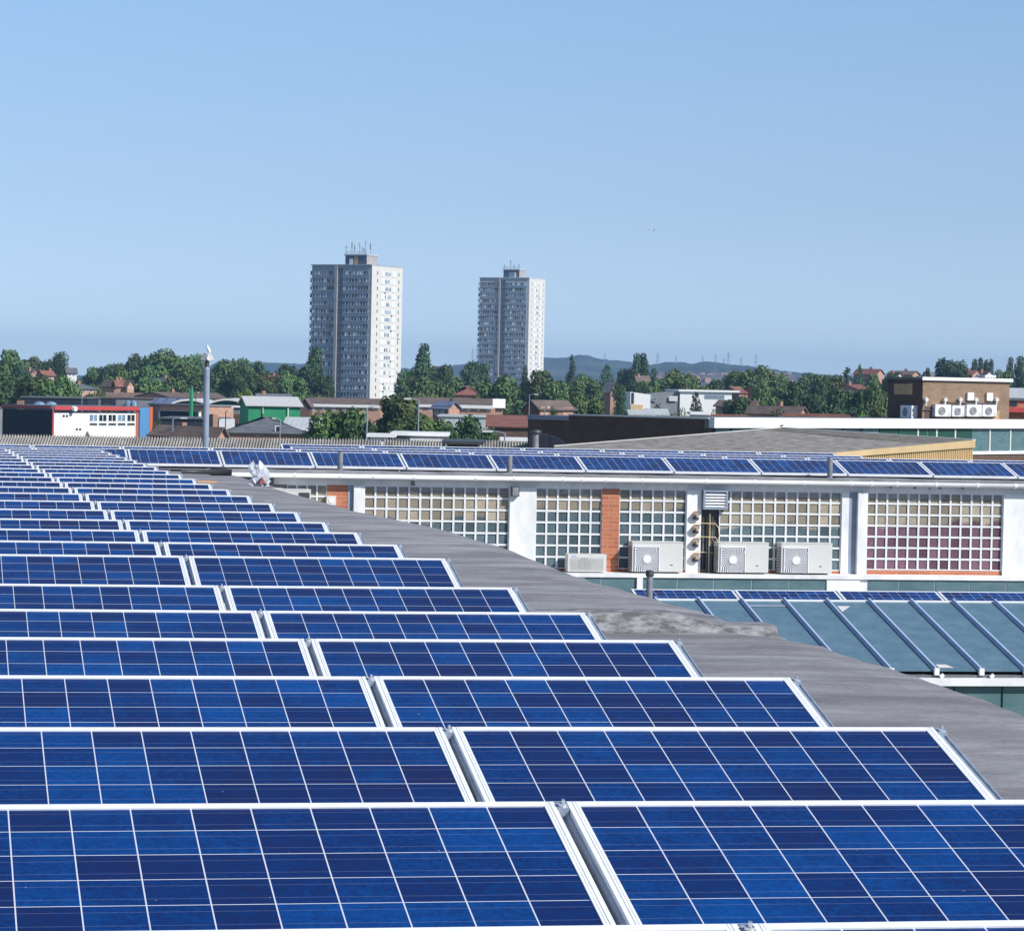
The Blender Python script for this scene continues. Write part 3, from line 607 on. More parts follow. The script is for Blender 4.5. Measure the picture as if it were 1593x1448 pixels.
b = MB(); b.hexa([(-.16, -.04, .002), (.15, -.05, .002), (.17, .04, .002), (-.15, .05, .002), (-.16, -.04, .035), (.15, -.05, .03), (.17, .04, .03), (-.15, .05, .04)]); tag(o, None); b.build('plank', MT['sandboard'], o)

# ------------------------------------------------------------------ low wing with the sloping rooflight
low = thing('rooflight_wing', 'low wing with sloping blue grey glass rooflight in the light well', 'building')
YT, YB = 47.55, 44.25
lx = lambda px, py, y: onplane(px, py, (0, 1, 0), (0, y, 0)).x
zt = onplane(1350, 935, (0, 1, 0), (0, YT, 0)).z; zb2 = onplane(1459, 1042, (0, 1, 0), (0, YB, 0)).z
X0, X1 = 5.5, lx(1593, 935, YT)+5
b = MB(); b.box(X0, X1, YT+.06, YW+.03, zt-.9, zt-.62); b.build('flat_roof', MT['felt'], low)
b = MB(); b.box(X0, X1, YT-.04, YT+.1, zt-.64, zt-.02); b.build('ridge_kerb', MT['wallwhite'], low)
b = MB(); b.box(X0, X1, YT-.06, YT+.12, zt-.02, zt+.012); b.build('ridge_flashing', MT['white'], low)
sl = Vector((0, YB-YT, zb2-zt)); sn = sl.normalized(); nrm = Vector((1, 0, 0)).cross(sn); nrm = nrm if nrm.z > 0 else -nrm
xb0 = lx(1350, 935, YT); sp_ = lx(1415.5, 935, YT)-xb0
k0 = int((X0-xb0)/sp_)-1; k1 = int((X1-xb0)/sp_)
T0 = Vector((0, YT-.06, zt-.004))
for k in range(max(k0, -6), k1):
    xa = xb0+k*sp_+.028; xc = xb0+(k+1)*sp_-.028
    if xa < X0: continue
    b = MB(); P = [Vector((xa, 0, 0))+T0, Vector((xc, 0, 0))+T0]
    q = [P[0], P[1], P[1]+sl, P[0]+sl]; q2 = [p-nrm*.012 for p in q]
    b.hexa(q2[3:]+q2[2:3]+q2[1:2]+q2[0:1]+q[3:]+q[2:3]+q[1:2]+q[0:1]); b.build('glass_pane', MT['roofglass'], low)
    x = xb0+k*sp_; A = T0+Vector((x, 0, 0)); B_ = A+sl*1.02
    b = MB()
    for dx, h0, h1 in ((.028, -.03, .035), (.013, .035, .06)):
        ps = [B_+Vector((-dx, 0, 0))+nrm*h0, B_+Vector((dx, 0, 0))+nrm*h0, A+Vector((dx, 0, 0))+nrm*h0, A+Vector((-dx, 0, 0))+nrm*h0]
        b.hexa(ps+[p+nrm*(h1-h0) for p in ps])
    br = b.build('glazing_bar', MT['barblue'], low)
    b = MB(); e_ = B_+nrm*.01; b.box(e_.x-.036, e_.x+.036, e_.y-.03, e_.y+.02, e_.z-.05, e_.z+.05); b.build('end_clip', MT['white'], br)
for px, py, a in ((1195, 938, .9), (1312, 940, .3)):
    P = onplane(px, py+3, nrm, T0); b = MB(); s_ = sp_*a/2; k_ = sn*.3
    b.quad(*(p+nrm*.006 for p in (P+Vector((-s_, 0, 0)), P+Vector((s_, 0, 0)), P+Vector((s_*.9, 0, 0))+k_*(.35 if a > .5 else .1), P+Vector((-s_, 0, 0))+k_*(.35 if a > .5 else 1.)))); b.build('repair_flashing', MT['bluegrey' if a > .5 else 'offwhite'], low)
P = onplane(1467, 1036, nrm, T0); b = MB(); b.quad(*(p+nrm*.008 for p in (P+Vector((-.09, 0, 0))+sn*.1, P+Vector((.14, 0, 0))+sn*.1, P+Vector((.06, 0, 0))-sn*.06, P+Vector((-.1, 0, 0))-sn*.06))); b.build('repair_flashing', MT['offwhite'], low)
ye = YB-.12
b = MB(); b.box(X0, X1, ye, ye+.3, zb2-.14, zb2-.06); b.build('eaves_gutter', MT['lead'], low)
b = MB(); b.box(X0, X1, ye+.12, ye+.3, zb2-.3, zb2-.14); b.build('eaves_board', MT['darkmetal'], low)
zq = onplane(1530, 1055, (0, 1, 0), (0, ye-.1, 0)).z
b = MB(); b.box(X0, X1, ye-.12, ye+.2, zq-.11, zq); lg = b.build('lower_ledge', MT['wallwhite'], low)
for px in (1468, 1546, 1625):
    P = onplane(px, 1057, (0, 1, 0), (0, ye-.12, 0)); b = MB(); b.tube([(P.x-.03, ye-.05, zq+.01), (P.x+.02, ye-.05, zq+.05)], .03, 8); b.build('overflow_pipe', MT['white'], lg)
xk = X0; i = 0
while xk < X1:
    b = MB(); b.box(xk+.012, min(X1, xk+.72)-.012, ye, ye+.08, zq-3, zq-.11); b.build('green_panel', MT['greenglass'], low); xk += .735
b = MB(); b.box(X0, X1, ye+.085, YW, 0, zq-.12); b.build('side_wall', MT['wallwhite'], low)
# its own row of panels
yp = 48.75; zp = onplane(1300, 918.5, (0, 1, 0), (0, yp, 0)).z; xg = lx(1300, 919, yp)
for c in range(-2, 4):
    o = copy_tree(mid); o.location = (xg+(c+.5)*(PW_+GAP), yp, zp-HT)
    b = MB(); b.box(o.location.x-.7, o.location.x+.7, yp-.9, yp-.1, zt-.62, zp-HT); b.build('panel_plinth', MT['concrete'], low)
    tag(o, f'blue solar panel in the single row on the low wing, {NTH[c+2]} from its left end', 'solar panel', 'solar panels on the low wing')
#PART3
# ------------------------------------------------------------------ buildings of the town, each at its own distance
class Bld:
    """a building whose nearest vertical edge stands under photo column xc at distance d; the right face runs along local +X, the left face along +Y"""
    def __init__(s, name, label, cat, xl, xc, xr, d, rot=42., group=None):
        s.P = gx(xc, d); s.rz = R(rot)
        s.o = thing(name, label, cat, s.P, s.rz, group)
        s.ex = Vector((math.cos(s.rz), math.sin(s.rz), 0)); s.ey = Vector((-math.sin(s.rz), math.cos(s.rz), 0))
        s.W = s.run(s.ex, xr); s.L = s.run(s.ey, xl); s.mid = 0
    def run(s, v, px):                        # how far along v until the photo column px is reached
        k = (px-PW/2)/F; q = s.P+Vector((0, 0, 8))-CAM
        return (k*q.dot(fw)-q.dot(rt))/(v.dot(rt)-k*v.dot(fw))
    def fr(s, px, py, off=0):
        h = onplane(px, py, s.ey, s.P+s.ey*off)-s.P; return h.dot(s.ex), h.z
    def fl(s, px, py):
        h = onplane(px, py, s.ex, s.P)-s.P; return h.dot(s.ey), h.z
    def part(s, name, b, mt, parent=None, **k): return b.build(name, MT[mt] if isinstance(mt, str) else mt, parent or s.o, **k)
    def rbox(s, name, x0, y0, x1, y1, mt, out=.08, inn=0., parent=None):   # px rectangle on the right face
        a, zt_ = s.fr(x0, y0); c, zb_ = s.fr(x1, y1); b = MB(); b.box(a, c, -out, inn, min(zb_, zt_), max(zb_, zt_)); return s.part(name, b, mt, parent)
    def lbox(s, name, x0, y0, x1, y1, mt, out=.08, inn=0., parent=None):
        a, zt_ = s.fl(x0, y0); c, zb_ = s.fl(x1, y1); b = MB(); b.box(-out, inn, min(a, c), max(a, c), min(zb_, zt_), max(zb_, zt_)); return s.part(name, b, mt, parent)
    def rwin(s, x0, y0, x1, y1, n=1, glass='glassdark', frame='white', f=.07, sill=0):
        a, z1 = s.fr(x0, y0); c, z0 = s.fr(x1, y1); b = MB()
        b.box(a, c, -.05, 0, z1-f, z1); b.box(a, c, -.05, 0, z0, z0+f)
        for i in range(n+1):
            x = a+(c-a-f)*i/n; b.box(x, x+f, -.048, 0, z0+f, z1-f)
        o = s.part('window', b, frame); b = MB(); b.box(a+.01, c-.01, -.02, -.002, z0+.01, z1-.01); s.part('pane', b, glass, o); return o
    def lwin(s, x0, y0, x1, y1, n=1, glass='glassdark', frame='white', f=.07):
        c, z1 = s.fl(x0, y0); a, z0 = s.fl(x1, y1); b = MB()
        b.box(-.05, 0, a, c, z1-f, z1); b.box(-.05, 0, a, c, z0, z0+f)
        for i in range(n+1):
            y = a+(c-a-f)*i/n; b.box(-.048, 0, y, y+f, z0+f, z1-f)
        o = s.part('window', b, frame); b = MB(); b.box(-.02, -.002, a+.01, c-.01, z0+.01, z1-.01); s.part('pane', b, glass, o); return o
    def walls(s, ztop, mt, name='walls'):
        b = MB(); b.box(0, s.W, 0, s.L, 0, ztop); return s.part(name, b, mt)
    def flat(s, ztop, mt='lead', over=.15, th=.2):
        b = MB(); b.box(-over, s.W+over, -over, s.L+over, ztop, ztop+th); return s.part('roof', b, mt)
    def gable(s, ze, zr, mt, axis='x', over=.3, walls=None, hip=0., mono=False):
        """pitched roof with its ridge along axis; gable walls are filled"""
        W, L = s.W, s.L; t = .14; b = MB(); g = MB()
        def slabq(a, c, d_, e_):
            q = [Vector(p) for p in (a, c, d_, e_)]; n = (q[1]-q[0]).cross(q[3]-q[0]).normalized()*t
            if n.z < 0: n = -n
            b.hexa(q+[p+n for p in q])
        if axis == 'x':
            m_ = L/2; dz = (zr-ze)/m_*over
            slabq((-over, -over, ze-dz), (W+over, -over, ze-dz), (W+over-hip, m_, zr), (-over+hip, m_, zr))
            slabq((W+over, L+over, ze-dz), (-over, L+over, ze-dz), (-over+hip, m_, zr), (W+over-hip, m_, zr))
            if hip:
                b.quad((-over, L+over, ze-dz+t), (-over, -over, ze-dz+t), (-over+hip, m_, zr+t)); b.quad((W+over, -over, ze-dz+t), (W+over, L+over, ze-dz+t), (W+over-hip, m_, zr+t))
            else:
                for x in (0, W): g.quad((x, 0, ze), (x, L, ze), (x, m_, zr))
        else:
            m_ = W/2; dz = (zr-ze)/m_*over
            slabq((-over, L+over, ze-dz), (-over, -over, ze-dz), (m_, -over+hip, zr), (m_, L+over-hip, zr))
            slabq((W+over, -over, ze-dz), (W+over, L+over, ze-dz), (m_, L+over-hip, zr), (m_, -over+hip, zr))
            if hip:
                b.quad((-over, -over, ze-dz+t), (W+over, -over, ze-dz+t), (m_, -over+hip, zr+t)); b.quad((W+over, L+over, ze-dz+t), (-over, L+over, ze-dz+t), (m_, L+over-hip, zr+t))
            else:
                for y in (0, L): g.quad((0, y, ze), (W, y, ze), (m_, y, zr))
        o = s.part('roof', b, mt)
        if walls and not hip: s.part('gable_wall', g, walls)
        return o
    def chimney(s, x, y, z0, z1, mt='housebrick', w_=.5, parent=None):
        b = MB(); b.box(x-w_, x+w_, y-.35, y+.35, z0, z1); c = s.part('chimney', b, mt, parent)
        b = MB()
        for dx in (-.25, .25): b.tube([(x+dx*w_*2, y, z1), (x+dx*w_*2, y, z1+.4)], .13, 8)
        return c
FRONT = -10.81

# two tower blocks
MT['towergrey'] = mat('grey precast panel', (.36, .385, .45), .85, var=.12, scale=.6)
MT['towerlight'] = mat('pale precast panel', (.48, .495, .55), .85, var=.12, scale=.6)
MT['towercream'] = mat('cream gable render', (.66, .635, .60), .8, var=.05, scale=.4)
MT['towerdark'] = mat('dark stair recess', (.09, .10, .14), .6, var=.2, scale=.5)
MT['pinkconc'] = mat('pinkish concrete fin', (.40, .36, .36), .85, var=.1, scale=.5)
def tower(label, xl, xc, xr, d, ytop, ybase, nfl, wall, cream, bays, pil, rec, light=None, trot=50):
    B = Bld('tower_block', label, 'tower block', xl, xc, xr, d, trot); H = zat(xc, ytop, d)
    B.o.location.z = 0; zb = zat(xc, ybase, d); fh = (H-1.6-zb)/nfl
    b = MB(); b.box(0, B.W, .003, B.L, 0, H); B.part('walls', b, wall)
    b = MB(); b.box(0.02, B.W+.12, -.14, .003, 0, H+.3); B.part('end_wall', b, cream)
    p0, p1 = B.fl(pil[1], ytop)[0], B.fl(pil[0], ytop)[0]; b = MB(); b.box(-.5, .05, p0, p1, 0, H+.2); B.part('pilaster', b, 'pinkconc')
    r0, r1 = B.fl(rec[1], ytop)[0], B.fl(rec[0], ytop)[0]; b = MB(); b.box(-.06, .05, r0, r1, 0, H-.9); st = B.part('stair_recess', b, 'towerdark')
    b = MB()
    for k in range(nfl): b.box(-.1, -.05, r0, r1, zb+k*fh, zb+k*fh+.22)
    B.part('landings', b, 'bluegrey', st)
    rg = random.Random(int(d))
    b = MB(); b.box(-.35, B.W+.15, -.2, B.L+.2, H-.1, H+.35); 
    for k in range(nfl): 
        z = zb+k*fh
    B.part('roof_slab', b, wall)
    panes = [MT['glassdark'], MT['glassblue'], MT['white']]
    for k in range(nfl):
        z0 = zb+k*fh+fh*.36; z1 = zb+k*fh+fh*.86
        for (pa, pb, n) in bays:
            y1, y0 = B.fl(pa, ytop)[0], B.fl(pb, ytop)[0]
            f = MB(); f.box(-.16, 0.003, y0, y1, z0-.14, z0+.03); f.box(-.10, 0.003, y0, y1, z1-.06, z1)
            g = MB()
            for i in range(n):
                a = y0+(y1-y0)*i/n; c = y0+(y1-y0)*(i+1)/n; f.box(-.12, .003, a-.07, a+.07, z0+.03, z1-.06)
                g.quad((-.03, a+.07, z0+.03), (-.03, c-.07, z0+.03), (-.03, c-.07, z1-.06), (-.03, a+.07, z1-.06), mi=rg.choice((0, 0, 0, 0, 1, 1, 2)))
                if rg.random() < .5: g.quad((-.04, a+.07, z0+.03), (-.04, (a+c)/2, z0+.03), (-.04, (a+c)/2, z1-.06), (-.04, a+.07, z1-.06), mi=rg.choice((1, 2, 1)))
            o = B.part('window_band', f, 'towerlight'); g.build('panes', panes, o)
            f = MB(); f.box(-.2, 0.003, y0-.1, y1+.1, zb+k*fh-.1, zb+k*fh+.12); B.part('floor_band', f, 'towergrey', o)
        f = MB(); g = MB(); W = B.W
        for u0, u1 in ((.30, .41), (.66, .77)): f.box(W*u0, W*u1, -.28, -.14, z0-.35, z1+.05)
        f.box(W*.43, W*.64, -.2, -.14, z0-.05, z1-.1)
        for i in range(5):
            a = W*(.435+.04*i); g.quad((a, -.21, z0), (a+W*.028, -.21, z0), (a+W*.028, -.21, z1-.15), (a, -.21, z1-.15), mi=rg.choice((1, 1, 2, 0)))
        for u in (.17, .87): g.quad((W*u, -.15, z0+.1), (W*(u+.025), -.15, z0+.1), (W*(u+.025), -.15, z1), (W*u, -.15, z1), mi=0)
        if rg.random() < .45: u = rg.choice((.4, .62, .86)); g.quad((W*u, -.3, z0-.9), (W*(u+.05), -.3, z0-.9), (W*(u+.05), -.3, z0-.5), (W*u, -.3, z0-.5), mi=0)
        o = B.part('end_windows', f, 'white'); g.build('panes', panes, o)
    if light is not None:
        z = zb+(nfl-2)*fh; y1, y0 = B.fl(bays[1][0], ytop)[0], B.fl(bays[1][1], ytop)[0]; b = MB(); b.box(-.2, 0, y0, y1, z+fh*.9, z+fh*1.3); B.part('pale_panel', b, 'glassblue')
    return B, H, zb, fh
B, H, zb, fh = tower('taller left grey and cream tower block with aerials on its roof', 482, 575, 622, 1126, 413, 622, 17, 'towergrey', 'towercream', [(483, 521.5, 9), (534, 574.5, 9)], (521.5, 526), (526.5, 533.5))
def penthouse(B, H, x0, x1, pyt, d, doors, aer):
    ya = B.fl(x0, pyt)[0]; 
    k = Bld('x', 'x', 'x', x0, (x0+x1)/2, x1, d, 50) ; bpy.data.objects.remove(k.o)
    y1 = B.run(B.ey, x0); y0 = max(1.0, B.run(B.ey, x1-(x1-x0)*.28)); x_ = 3.2
    zt_ = zat((x0+x1)/2, pyt, d+6)
    b = MB(); b.box(1.0, 1.0+x_*2.2, y0, y1, H+.3, zt_-.5); ph = B.part('plant_room', b, 'towerdark')
    b = MB(); b.box(.7, 1.3+x_*2.2, y0-.3, y1+.3, zt_-.5, zt_); B.part('plant_roof', b, 'towerlight', ph)
    b = MB(); b.box(1.1, 1.0+x_*2.2, y0-.06, y0, H+.3, zt_-.5); B.part('plant_end_wall', b, 'pinkconc', ph)
    for u0, u1, mt, v in doors:
        b = MB(); a, c = y1-(y1-y0)*u0, y1-(y1-y0)*u1; b.box(.9, 1.0, min(a, c), max(a, c), H+.3, H+.3+(zt_-H-.9)*v); B.part('plant_door', b, mt, ph)
    for i, (u, h) in enumerate(aer):
        y = y1-(y1-y0)*u; x = 1.2+(i % 3)*2.4; b = MB(); b.tube([(x, y, zt_), (x, y, zt_+h)], .09, 5)
        if i % 2 == 0: b.box(x-.05, x+.05, y-.7, y+.7, zt_+h*.7, zt_+h*.7+.1); b.box(x-.05, x+.05, y-.5, y+.5, zt_+h*.88, zt_+h*.88+.1)
        else: b.box(x-.14, x+.14, y-.14, y+.14, zt_+h*.45, zt_+h*.95)
        B.part('aerial', b, 'greypipe', ph)
    b = MB()
    for i in range(12): y = y0+(y1-y0)*i/11; b.tube([(.8, y, zt_), (.8, y, zt_+1.0)], .04, 4)
    b.box(.76, .84, y0, y1, zt_+.95, zt_+1.03); b.box(.76, .84, y0, y1, zt_+.5, zt_+.56); B.part('roof_railing', b, 'greypipe', ph)
penthouse(B, H, 531, 577, 396, 1126, [(.20, .36, 'white', .7), (.42, .58, 'sandboard', .95)], [(.02, 3.2), (.12, 4.6), (.3, 4.4), (.42, 3.4), (.6, 2.6), (.82, 4.2), (.93, 5.0), (.7, 2.2)])
B, H, zb, fh = tower('shorter right tower block of grey bands and white end wall', 743, 820, 844, 1441, 433, 597, 18, 'towerlight', 'towercream', [(744.5, 776.5, 9), (787, 819.5, 9)], (776.5, 779), (779.5, 786.5), light=1, trot=54)
penthouse(B, H, 778, 812, 419, 1441, [(.34, .66, 'glassblue', .75), (.7, .8, 'white', .7)], [(.05, 2.0), (.3, 4.2), (.36, 2.4), (.97, 2.2)])

# white office with red fascia
B = Bld('office_building', 'white two storey office with red fascia, navy flank and blue end panel', 'office', 5, 82, 232, 430)
H = zat(82, 631, 430); B.walls(H-1.0, 'white'); 
B.lbox('flank_cladding', 5, 636, 81.5, 690, 'navysheet', .12)
B.o.children and None
b = MB(); b.box(-.25, B.W+.1, -.25, B.L+.1, H-.6, H); B.part('roof', b, 'lead')
B.lbox('fascia', 4, 630.5, 82, 635.5, 'redpaint', .4); B.rbox('fascia', 82, 631.5, 214, 638.5, 'redpaint', .4)
B.rbox('corner_trim', 80.8, 638, 82.4, 690, 'redpaint', .15)
B.rbox('end_panel', 215.5, 634, 230.5, 690, 'bluepanel', .3); B.rbox('end_trim', 230.5, 633, 234, 690, 'orange', .35); B.rbox('end_trim', 211.5, 639, 213.5, 690, 'orange', .12)
for i in range(5): 
    x = 138.5+14.6*i; B.rwin(x, 644, x+13, 656.5, 2, glass='glassblue' if i in (0, 3) else 'glassdark', f=.12); B.rwin(x, 657.5, x+13, 662.5, 1, f=.08)
B.rwin(95.5, 643, 107, 651.5, 2, f=.2); B.rwin(116, 664, 127.5, 672, 2, f=.2)
b = MB(); a, z = B.fr(110, 635); b.tube([(a, -.45, z), (a, -1.0, z-.1)], .35, 10); B.part('floodlight', b, 'white')
b = MB(); a, z = B.fr(137, 675); b.tube([(a, -.1, z), (a, -.6, z+.2)], [.1, .55], 12); B.part('satellite_dish', b, 'offwhite')
b = MB(); a, z = B.fl(2.5, 650)
k = Bld('grey_shed', 'slim pale grey shed end at the extreme left beyond the white office', 'shed', -60, -2, 5.2, 445); k.walls(zat(0, 635, 445), 'greysheet'); k.flat(zat(0, 635, 445), 'lead')

# sheds behind it
def shed(name, label, x0, x1, yt, d, wall, roof, depth=14, ye=None, cat='shed', rot=FRONT, over=.2):
    B = Bld(name, label, cat, x0, x0, x1, d, rot); B.L = depth; Hh = zat((x0+x1)/2, yt, d)
    if ye is None: B.walls(Hh-.2, wall); B.flat(Hh-.2, roof, over)
    else:
        he = zat((x0+x1)/2, ye, d); B.walls(he, wall); B.gable(he, zat((x0+x1)/2, yt, d+depth/2)-.14, roof, 'x', .3, wall)
    return B
B = shed('navy_shed', 'wide dark navy clad shed behind the red fascia office', 34, 136, 617.5, 520, 'navysheet', 'lead')
B.chimney(0, -1, zat(34, 640, 519), zat(34, 623, 519), w_=.55); 
for px in (62, 80):
    o = thing('dome_rooflight', f'glazed dome rooflight on the office roof, {"left" if px == 62 else "right"} one of the pair', 'rooflight', Vector((0, 0, 0)), group='dome rooflights on the office roof')
    o.location = Vector((*(gx(px, 452).xy), zat(px, 632, 452)-.2)); b = MB(); rr = 1.0; prev = None
    for k in range(5):
        t = k/4*math.pi/2; ring = [(rr*math.cos(t)*math.cos(a), rr*math.cos(t)*math.sin(a), .9*math.sin(t)) for a in [2*math.pi*j/12 for j in range(12)]]
        if prev:
            for j in range(12): b.quad(prev[j], prev[(j+1) % 12], ring[(j+1) % 12], ring[j])
        prev = ring
    b.build('dome', MT['glassblue'], o, smooth=True); b = MB(); b.box(-1.1, 1.1, -1.1, 1.1, -.25, 0); b.build('kerb', MT['white'], o)
B = shed('grey_shed', 'grey shed with darker middle bay left of the blue roofed shed', 137, 237, 618, 540, 'greysheet', 'tileroof', 12); B.rbox('dark_bay', 158, 619, 180, 640, 'navysheet', .1)
for px in (200, 209):
    o = B; 
    x, z = B.fr(px, 632); b = MB(); prev = None
    for k in range(5):
        t = k/4*math.pi/2; ring = [(x+.55*math.cos(t)*math.cos(a), -.9+.8*math.cos(t)*math.sin(a), z+1.1*math.sin(t)) for a in [2*math.pi*j/10 for j in range(10)]]
        if prev:
            for j in range(10): b.quad(prev[j], prev[(j+1) % 10], ring[(j+1) % 10], ring[j])
        prev = ring
    b.tube([(x, -.9, 0), (x, -.9, z)], .5, 8); B.part('vent_cowl', b, 'glassblue', smooth=True)
MT['bluelights'] = rowmat('slate roof with blue skylights', (.10, .13, .22), (.16, .2, .32), 1.6, 'x', amp=.6)
B = shed('blue_roofed_shed', 'grey shed with slate roof and bluish skylight strips', 237, 292, 619, 500, 'greysheet', 'bluelights', 16, ye=629)
# brick works with the green canopies
B = Bld('brick_works', 'red brick works with lit orange end wall and white framed dark bay', 'works', 232, 322, 366, 470); H = zat(322, 632, 470)
B.walls(H, 'housebrick'); B.flat(H, 'greysheet'); 
for i in range(4): B.rwin(330+7.4*i, 638, 335+7.4*i, 643, 1, glass='white', f=.1)
B.lbox('dark_bay', 252, 640, 311, 651, 'navysheet', .4); B.lbox('bay_frame', 247.5, 638, 314.5, 640.5, 'white', .6); B.lbox('bay_frame', 250, 640.5, 252, 651, 'white', .5); B.lbox('bay_frame', 311, 640.5, 313, 648, 'white', .5)
B.rbox('sunlit_wall_sheet', 323, 634, 364.5, 651, 'pinkbrick', .06)  # sunlight on the end wall put into this paler brick sheet
def canopy(x0, x1, ypk, yb, d, label):
    B = Bld('green_canopy', label, 'canopy', x0, x0, x1, d, FRONT, group='green barrel canopies'); B.L = 18; b = MB(); f = MB(); n = 14; z0 = zat((x0+x1)/2, yb, d); h = zat((x0+x1)/2, ypk, d)-z0
    P = [(B.W*i/n, z0+h*math.sin(math.pi*i/n)**.8) for i in range(n+1)]
    for (xa, za), (xc_, zc) in zip(P, P[1:]):
        b.hexa([(xa, -.6, za), (xc_, -.6, zc), (xc_, B.L, zc), (xa, B.L, za), (xa, -.6, za+.3), (xc_, -.6, zc+.3), (xc_, B.L, zc+.3), (xa, B.L, za+.3)])
        f.quad((xa, -.1, z0), (xc_, -.1, z0), (xc_, -.1, zc), (xa, -.1, za))
    f.box(0, B.W, -.05, B.L, 0, z0); B.part('curved_roof', b, 'offwhite'); B.part('front_wall', f, 'darkgreen')
canopy(268, 322, 623.5, 630, 482, 'dark green barrel canopy with white edge behind the green mast')
canopy(325, 384, 623, 630.5, 484, 'dark green barrel canopy with white edge beside the green warehouse')
B = Bld('green_warehouse', 'bright green clad warehouse with low white roof', 'warehouse', 379, 387, 467, 430, -3); H = zat(387, 631, 430)
B.L = 22; B.walls(H, 'greensheet'); B.gable(H, H+zat(420, 622, 441)-zat(420, 631, 441)+.3, 'offwhite', 'x', .4, 'greensheet')
B.rbox('downpipe', 447.5, 631, 448.6, 652, 'white', .2); B.rbox('downpipe', 408.5, 631, 409.4, 652, 'offwhite', .2)
B = Bld('grey_pavilion', 'small pale grey pavilion between the orange wall and green warehouse', 'pavilion', 364, 364, 381, 455, FRONT); B.L = 8; H = zat(370, 634, 455); B.walls(H, 'greysheet'); B.flat(H, 'white', .3); B.rbox('brick_base', 364, 644, 381, 660, 'darkbrick', .1)
# nearer sheds and old houses behind the ribbed roof
B = shed('slate_shed', 'dark slate roofed shed with white coping before the brick works', 251, 342, 650, 400, 'navysheet', 'lead', 14); B.rbox('coping', 251, 649.3, 342, 651, 'white', .3); B.rbox('white_end', 341, 651, 365, 668, 'white', .2)
def house(label, xl, xc, xr, yr, ye, d, wall, roof, axis='x', rot=42., chims=(), hip=0., wins=(), lw=(), group=None, gw=None, name='house'):
    B = Bld(name, label, 'house', xl, xc, xr, d, rot, group); 
    B.L = 8 if B.L < 1 else min(B.L, 13)
    he = zat(xc, ye, d); m_ = (B.ex*(B.W/2)+B.ey*(B.L/2)).dot(fw); hr = zat((xl+xr)/2, yr, d+m_)-.14
    hr = max(hr, he+.8); B.walls(he, wall); B.gable(he, hr, roof, axis, .35, gw or wall, hip)
    for u, v, hh in chims: B.chimney(B.W*u, B.L*v, he, hr+hh, w_=.32)
    for q in wins: B.rwin(*q, f=.09)
    for q in lw: B.lwin(*q, f=.09)
    return B
house('low brown roofed house with dark gable and orange chimney behind the ribbed roof', 236, 270, 300, 668, 677, 300, 'darkbrick', 'tileroof', 'y', chims=[(.5, .05, .4)])
house('brown roofed house with pale gable behind the lamp pole', 272, 338, 352, 669, 680, 280, 'pinkbrick', 'tileroof', 'y', chims=[(.85, .3, 1.2)])
house('large grey slate hipped roof house with low pink wall', 350, 352, 476, 648, 672, 335, 'pinkbrick', 'slate', 'x', rot=FRONT+4, hip=5, wins=[(428, 662, 436, 674)])
B = shed('pale_shed', 'wide low shed with pale grey sheet roof left of the big trees', 441, 520, 649, 360, 'greysheet', 'palesheet', 18, ye=674)
B = shed('pale_shed', 'pale grey flat shed half hidden behind the dark bushy tree', 684, 762, 646.5, 400, 'palesheet', 'palesheet', 14)
# terraces
def terrace(label, x0, x1, yr, ye, d, wall, nwin, roof='tileroof', rot=FRONT-4):
    B = house(label, x0-1, x0, x1, yr, ye, d, wall, roof, 'x', rot=rot, name='terrace_row'); B.o['category'] = 'terrace'
    a, z = B.fr(x0, ye); b = MB(); b.box(0, B.W, -.42, -.30, z-.55, z-.05); B.part('fascia', b, 'white')
    rg = random.Random(int(x0))
    for i in range(nwin):
        x = x0+(x1-x0)*(i+.3)/nwin; B.rwin(x, ye+4, x+(x1-x0)/nwin*.32, ye+11, 2, f=.12, glass=rg.choice(('glassdark', 'glassblue')))
    return B
B = terrace('long pink brick terrace with white fascia at the foot of the taller tower', 480, 592, 619, 627.5, 560, 'pinkbrick', 7)
house('dark brick gabled end house beside the green warehouse', 466, 467, 481, 619, 630, 545, 'darkbrick', 'tileroof', 'y', rot=FRONT)
terrace('low terrace with dark roof behind the pale green tree', 630, 694, 618, 628, 590, 'pinkbrick', 4)
B = house('small house with blue solar roof and orange gable', 673, 698, 714, 625, 635, 430, 'housebrick', 'bluelights', 'y', gw='pinkbrick'); B.rbox('orange_gable', 698.5, 636, 714, 650, 'pinkbrick', .05)
for x in (677, 686): B.lwin(x, 637, x+5, 646, 1, glass='glassblue', f=.1)
terrace('terrace with white fascia and dark roof right of the solar house', 706, 768, 622, 629, 470, 'pinkbrick', 4)
B = house('narrow pink house with flat white front among trees', 770, 771, 782, 625, 630, 455, 'pinkbrick', 'white', 'x', rot=FRONT)
B = shed('red_roofed_workshop', 'dark walled workshop with long red tiled roof', 761, 822, 645.5, 330, 'darkbrick', 'redtile', 13, ye=664.5, cat='workshop')
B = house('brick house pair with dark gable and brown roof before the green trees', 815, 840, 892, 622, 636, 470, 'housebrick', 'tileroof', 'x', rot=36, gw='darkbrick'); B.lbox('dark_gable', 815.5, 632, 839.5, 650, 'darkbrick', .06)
B.rbox('lit_front', 840.5, 633, 855, 650, 'pinkbrick', .05); B.rbox('lit_front', 875, 634, 891, 650, 'pinkbrick', .05)  # paler brick patches paint sun on the front, the darker gable brick its shade
B = house('hipped red roof house deep in the trees below the taller tower', 706, 707, 747, 601, 614, 690, 'housebrick', 'redtile', 'x', rot=FRONT, hip=4)
B = house('tall narrow brick house with purple slates beside the columnar tree', 939, 950, 958, 593, 607, 620, 'housebrick', 'slate', 'y', wins=[(952, 612, 955, 620)])
